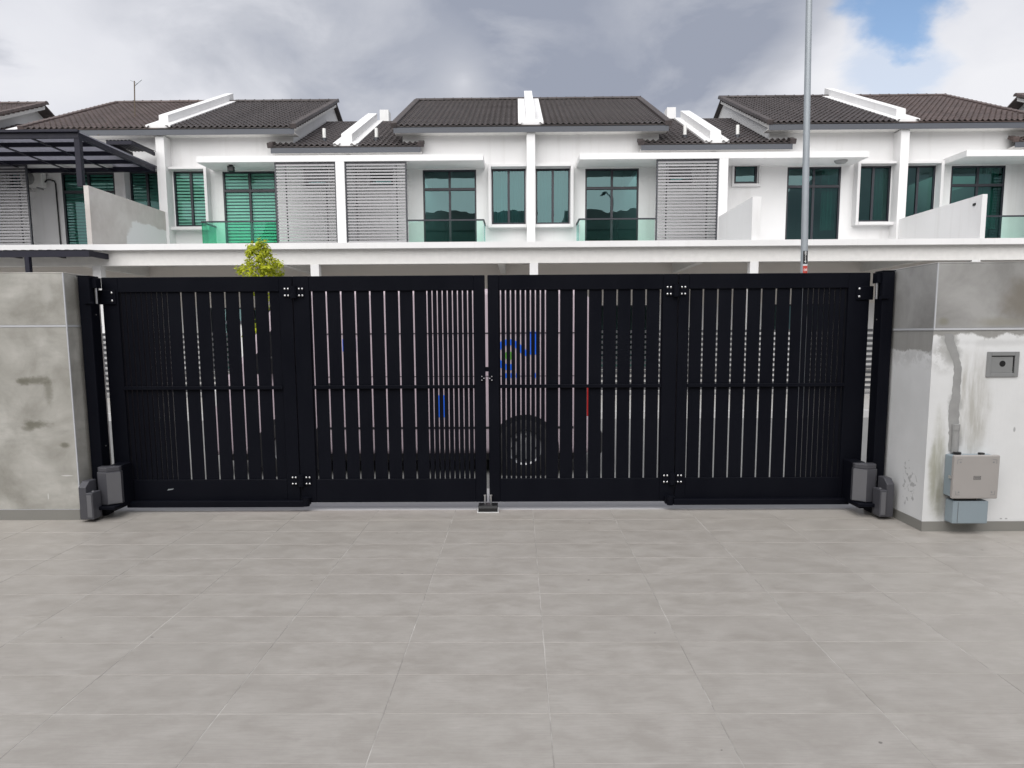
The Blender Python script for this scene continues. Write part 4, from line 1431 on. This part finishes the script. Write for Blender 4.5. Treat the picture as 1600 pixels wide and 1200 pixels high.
for z in (0.26, 0.32):
    inst('bolt', bolt_me, o, (-3.025, GY0 - 0.013, z))
o = part('drive_bar', MB().box(-3.03, -1.66, 5.38, 5.425, 0.040, 0.088), 'black', lf, bevel=0.004)
part('bar_knuckle', MB().tube([(-1.645, 5.40, 0.045), (-1.645, 5.40, 0.112)], 0.026, 12).box(-1.685, -1.62, 5.40, 5.449, 0.052, 0.105), 'black', o, smooth=True)
part('scratch_mark', MB().add([(-2.745, GY0 - 0.0009, 0.160), (-2.70, GY0 - 0.0009, 0.168), (-2.69, GY0 - 0.0009, 0.176), (-2.735, GY0 - 0.0009, 0.172)], [(0, 1, 2, 3)]), 'galv', lf)

rl = thing('gate_leaf', 'right black folding gate leaf with vertical slats', 'gate', (1.2, 5.47, 0), 'black folding driveway gate')
sC = [(-0.131 + 0.0377 * i, True) for i in range(10)] + [(0.313 + 0.1092 * i, False) for i in range(8)]
panel(rl, -0.228, 1.204, 0.084, 0.112, slats_from_slits(-0.1435, sC, 1.0915))
sD = [(1.399 + 0.1095 * i, False) for i in range(7)] + [(2.147 + 0.0401 * i, True) for i in range(9)]
panel(rl, 1.210, 2.640, 0.080, 0.160, slats_from_slits(1.300, sD, 2.4795, gn=0.0076))
hinge(rl, 1.190, 1.676)
hinge(rl, 1.190, 0.240)
o = part('top_hinge_plate', MB().box(2.537, 2.662, GY0 - 0.012, GY0 - 0.002, 1.598, 1.700), 'black', rl, bevel=0.003, seg=1)
for z in (1.622, 1.680):
    inst('bolt', bolt_me, o, (2.556, GY0 - 0.012, z))
o = part('drive_bar', MB().box(1.19, 2.53, 5.38, 5.425, 0.046, 0.090), 'black', rl, bevel=0.004)
part('bar_knuckle', MB().tube([(1.165, 5.40, 0.045), (1.165, 5.40, 0.112)], 0.026, 12).box(1.13, 1.205, 5.40, 5.449, 0.052, 0.105), 'black', o, smooth=True)
# lock plates either side of the meeting gap
for leaf, s in ((lf, -1), (rl, 1)):
    xo = -0.239 + s * 0.012
    o = part('lock_plate', MB().box(*sorted((xo, xo + s * 0.034)), GY0 - 0.006, GY0 - 0.001, 1.000, 1.048), 'black', leaf)
    for dx, dz_ in ((0.026, -0.014), (0.026, 0.014), (0.010, 0.0)):
        b_ = inst('bolt', bolt_me, o, (xo + s * dx, GY0 - 0.006, 1.024 + dz_))
        b_.scale = (0.55, 1, 0.55)
part('lock_tongue', MB().box(-0.251, -0.227, GY0 + 0.012, GY0 + 0.03, 1.075, 1.11), 'black', lf)
for x in (-0.262, -0.216):
    part('drop_pin', MB().tube([(x, GY0 - 0.018, 0.052), (x, GY0 - 0.018, 0.115)], 0.006, 8).tube([(x, GY0 - 0.018, 0.112), (x, GY0 - 0.018, 0.122)], 0.011, 8), 'steel', lf if x < -0.24 else rl, smooth=True)

t = thing('gate_stop', 'black floor stop under the middle of the gate', 'stop', (-0.237, 5.38, 0))
part('base_plate', MB().box(-0.320, -0.154, 5.34, 5.50, 0.0008, 0.006), 'white', t)
part('stop_block', MB().prism([(5.345, 0.006), (5.345, 0.036), (5.365, 0.052), (5.46, 0.052), (5.46, 0.006)], -0.311, -0.163, 'x'), 'plastic_black', t, bevel=0.003)


def opener(mx, label, sgn):
    """gate motor at a post; sgn=1 builds the left one, -1 its mirror image about x = mx"""
    def X(x):
        return x if sgn > 0 else 2 * mx - x
    t = thing('gate_motor', label, 'gate motor', (X(-3.07), 5.3, 0.1), 'folding gate motors')
    # housing: chamfered plan, a pale narrow face and a dark wide face, slanted cap
    pl = [(X(-3.158), 5.295), (X(-3.158), 5.235), (X(-3.140), 5.215), (X(-3.068), 5.200), (X(-2.998), 5.265), (X(-2.998), 5.30)]
    part('housing', MB().prism(pl, 0.105, 0.352, 'z').prism([((p[0] - X(-3.078)) * 0.93 + X(-3.078), (p[1] - 5.26) * 0.9 + 5.262) for p in pl], 0.352, 0.388, 'z'), 'motor', t, bevel=0.005)
    part('pale_side_face', MB().prism([(X(-3.0665), 5.1975), (X(-2.9955), 5.2625), (X(-2.998), 5.265), (X(-3.068), 5.20)], 0.112, 0.346, 'z'), 'motor_side', t)  # paler grey sheet over one slanted face of the housing
    part('mount_plate', MB().box(X(-3.10), X(-3.0), 5.3005, 5.44, 0.07, 0.39), 'black', t, bevel=0.003, seg=1)
    # crank arm housing standing lower, in front of the pillar edge
    part('crank_housing', MB().prism([(5.10, 0.020), (5.235, 0.020), (5.235, 0.300), (5.15, 0.300), (5.10, 0.262)], *sorted((X(-3.222), X(-3.166))), 'x').box(X(-3.1655), X(-3.116), 5.09, 5.20, 0.024, 0.222), 'motor', t, bevel=0.005)
    part('crank_cover', MB().box(X(-3.158), X(-3.124), 5.0868, 5.0898, 0.040, 0.206), 'motor_side', t, bevel=0.001, seg=1)
    part('crank_arm', MB().box(X(-3.12), X(-3.0), 5.16, 5.30, 0.078, 0.102).box(X(-3.10), X(-3.03), 5.22, 5.38, 0.055, 0.0775), 'black', t, bevel=0.003, seg=1)
    b_ = inst('bolt', bolt_me, t, (X(-3.14), 5.14, 0.2225), rot=(-pi / 2, 0, 0))
    return t


opener(0, 'grey motor unit at the foot of the left gate post', 1)
opener(-0.250, 'grey motor unit at the foot of the right gate post', -1)
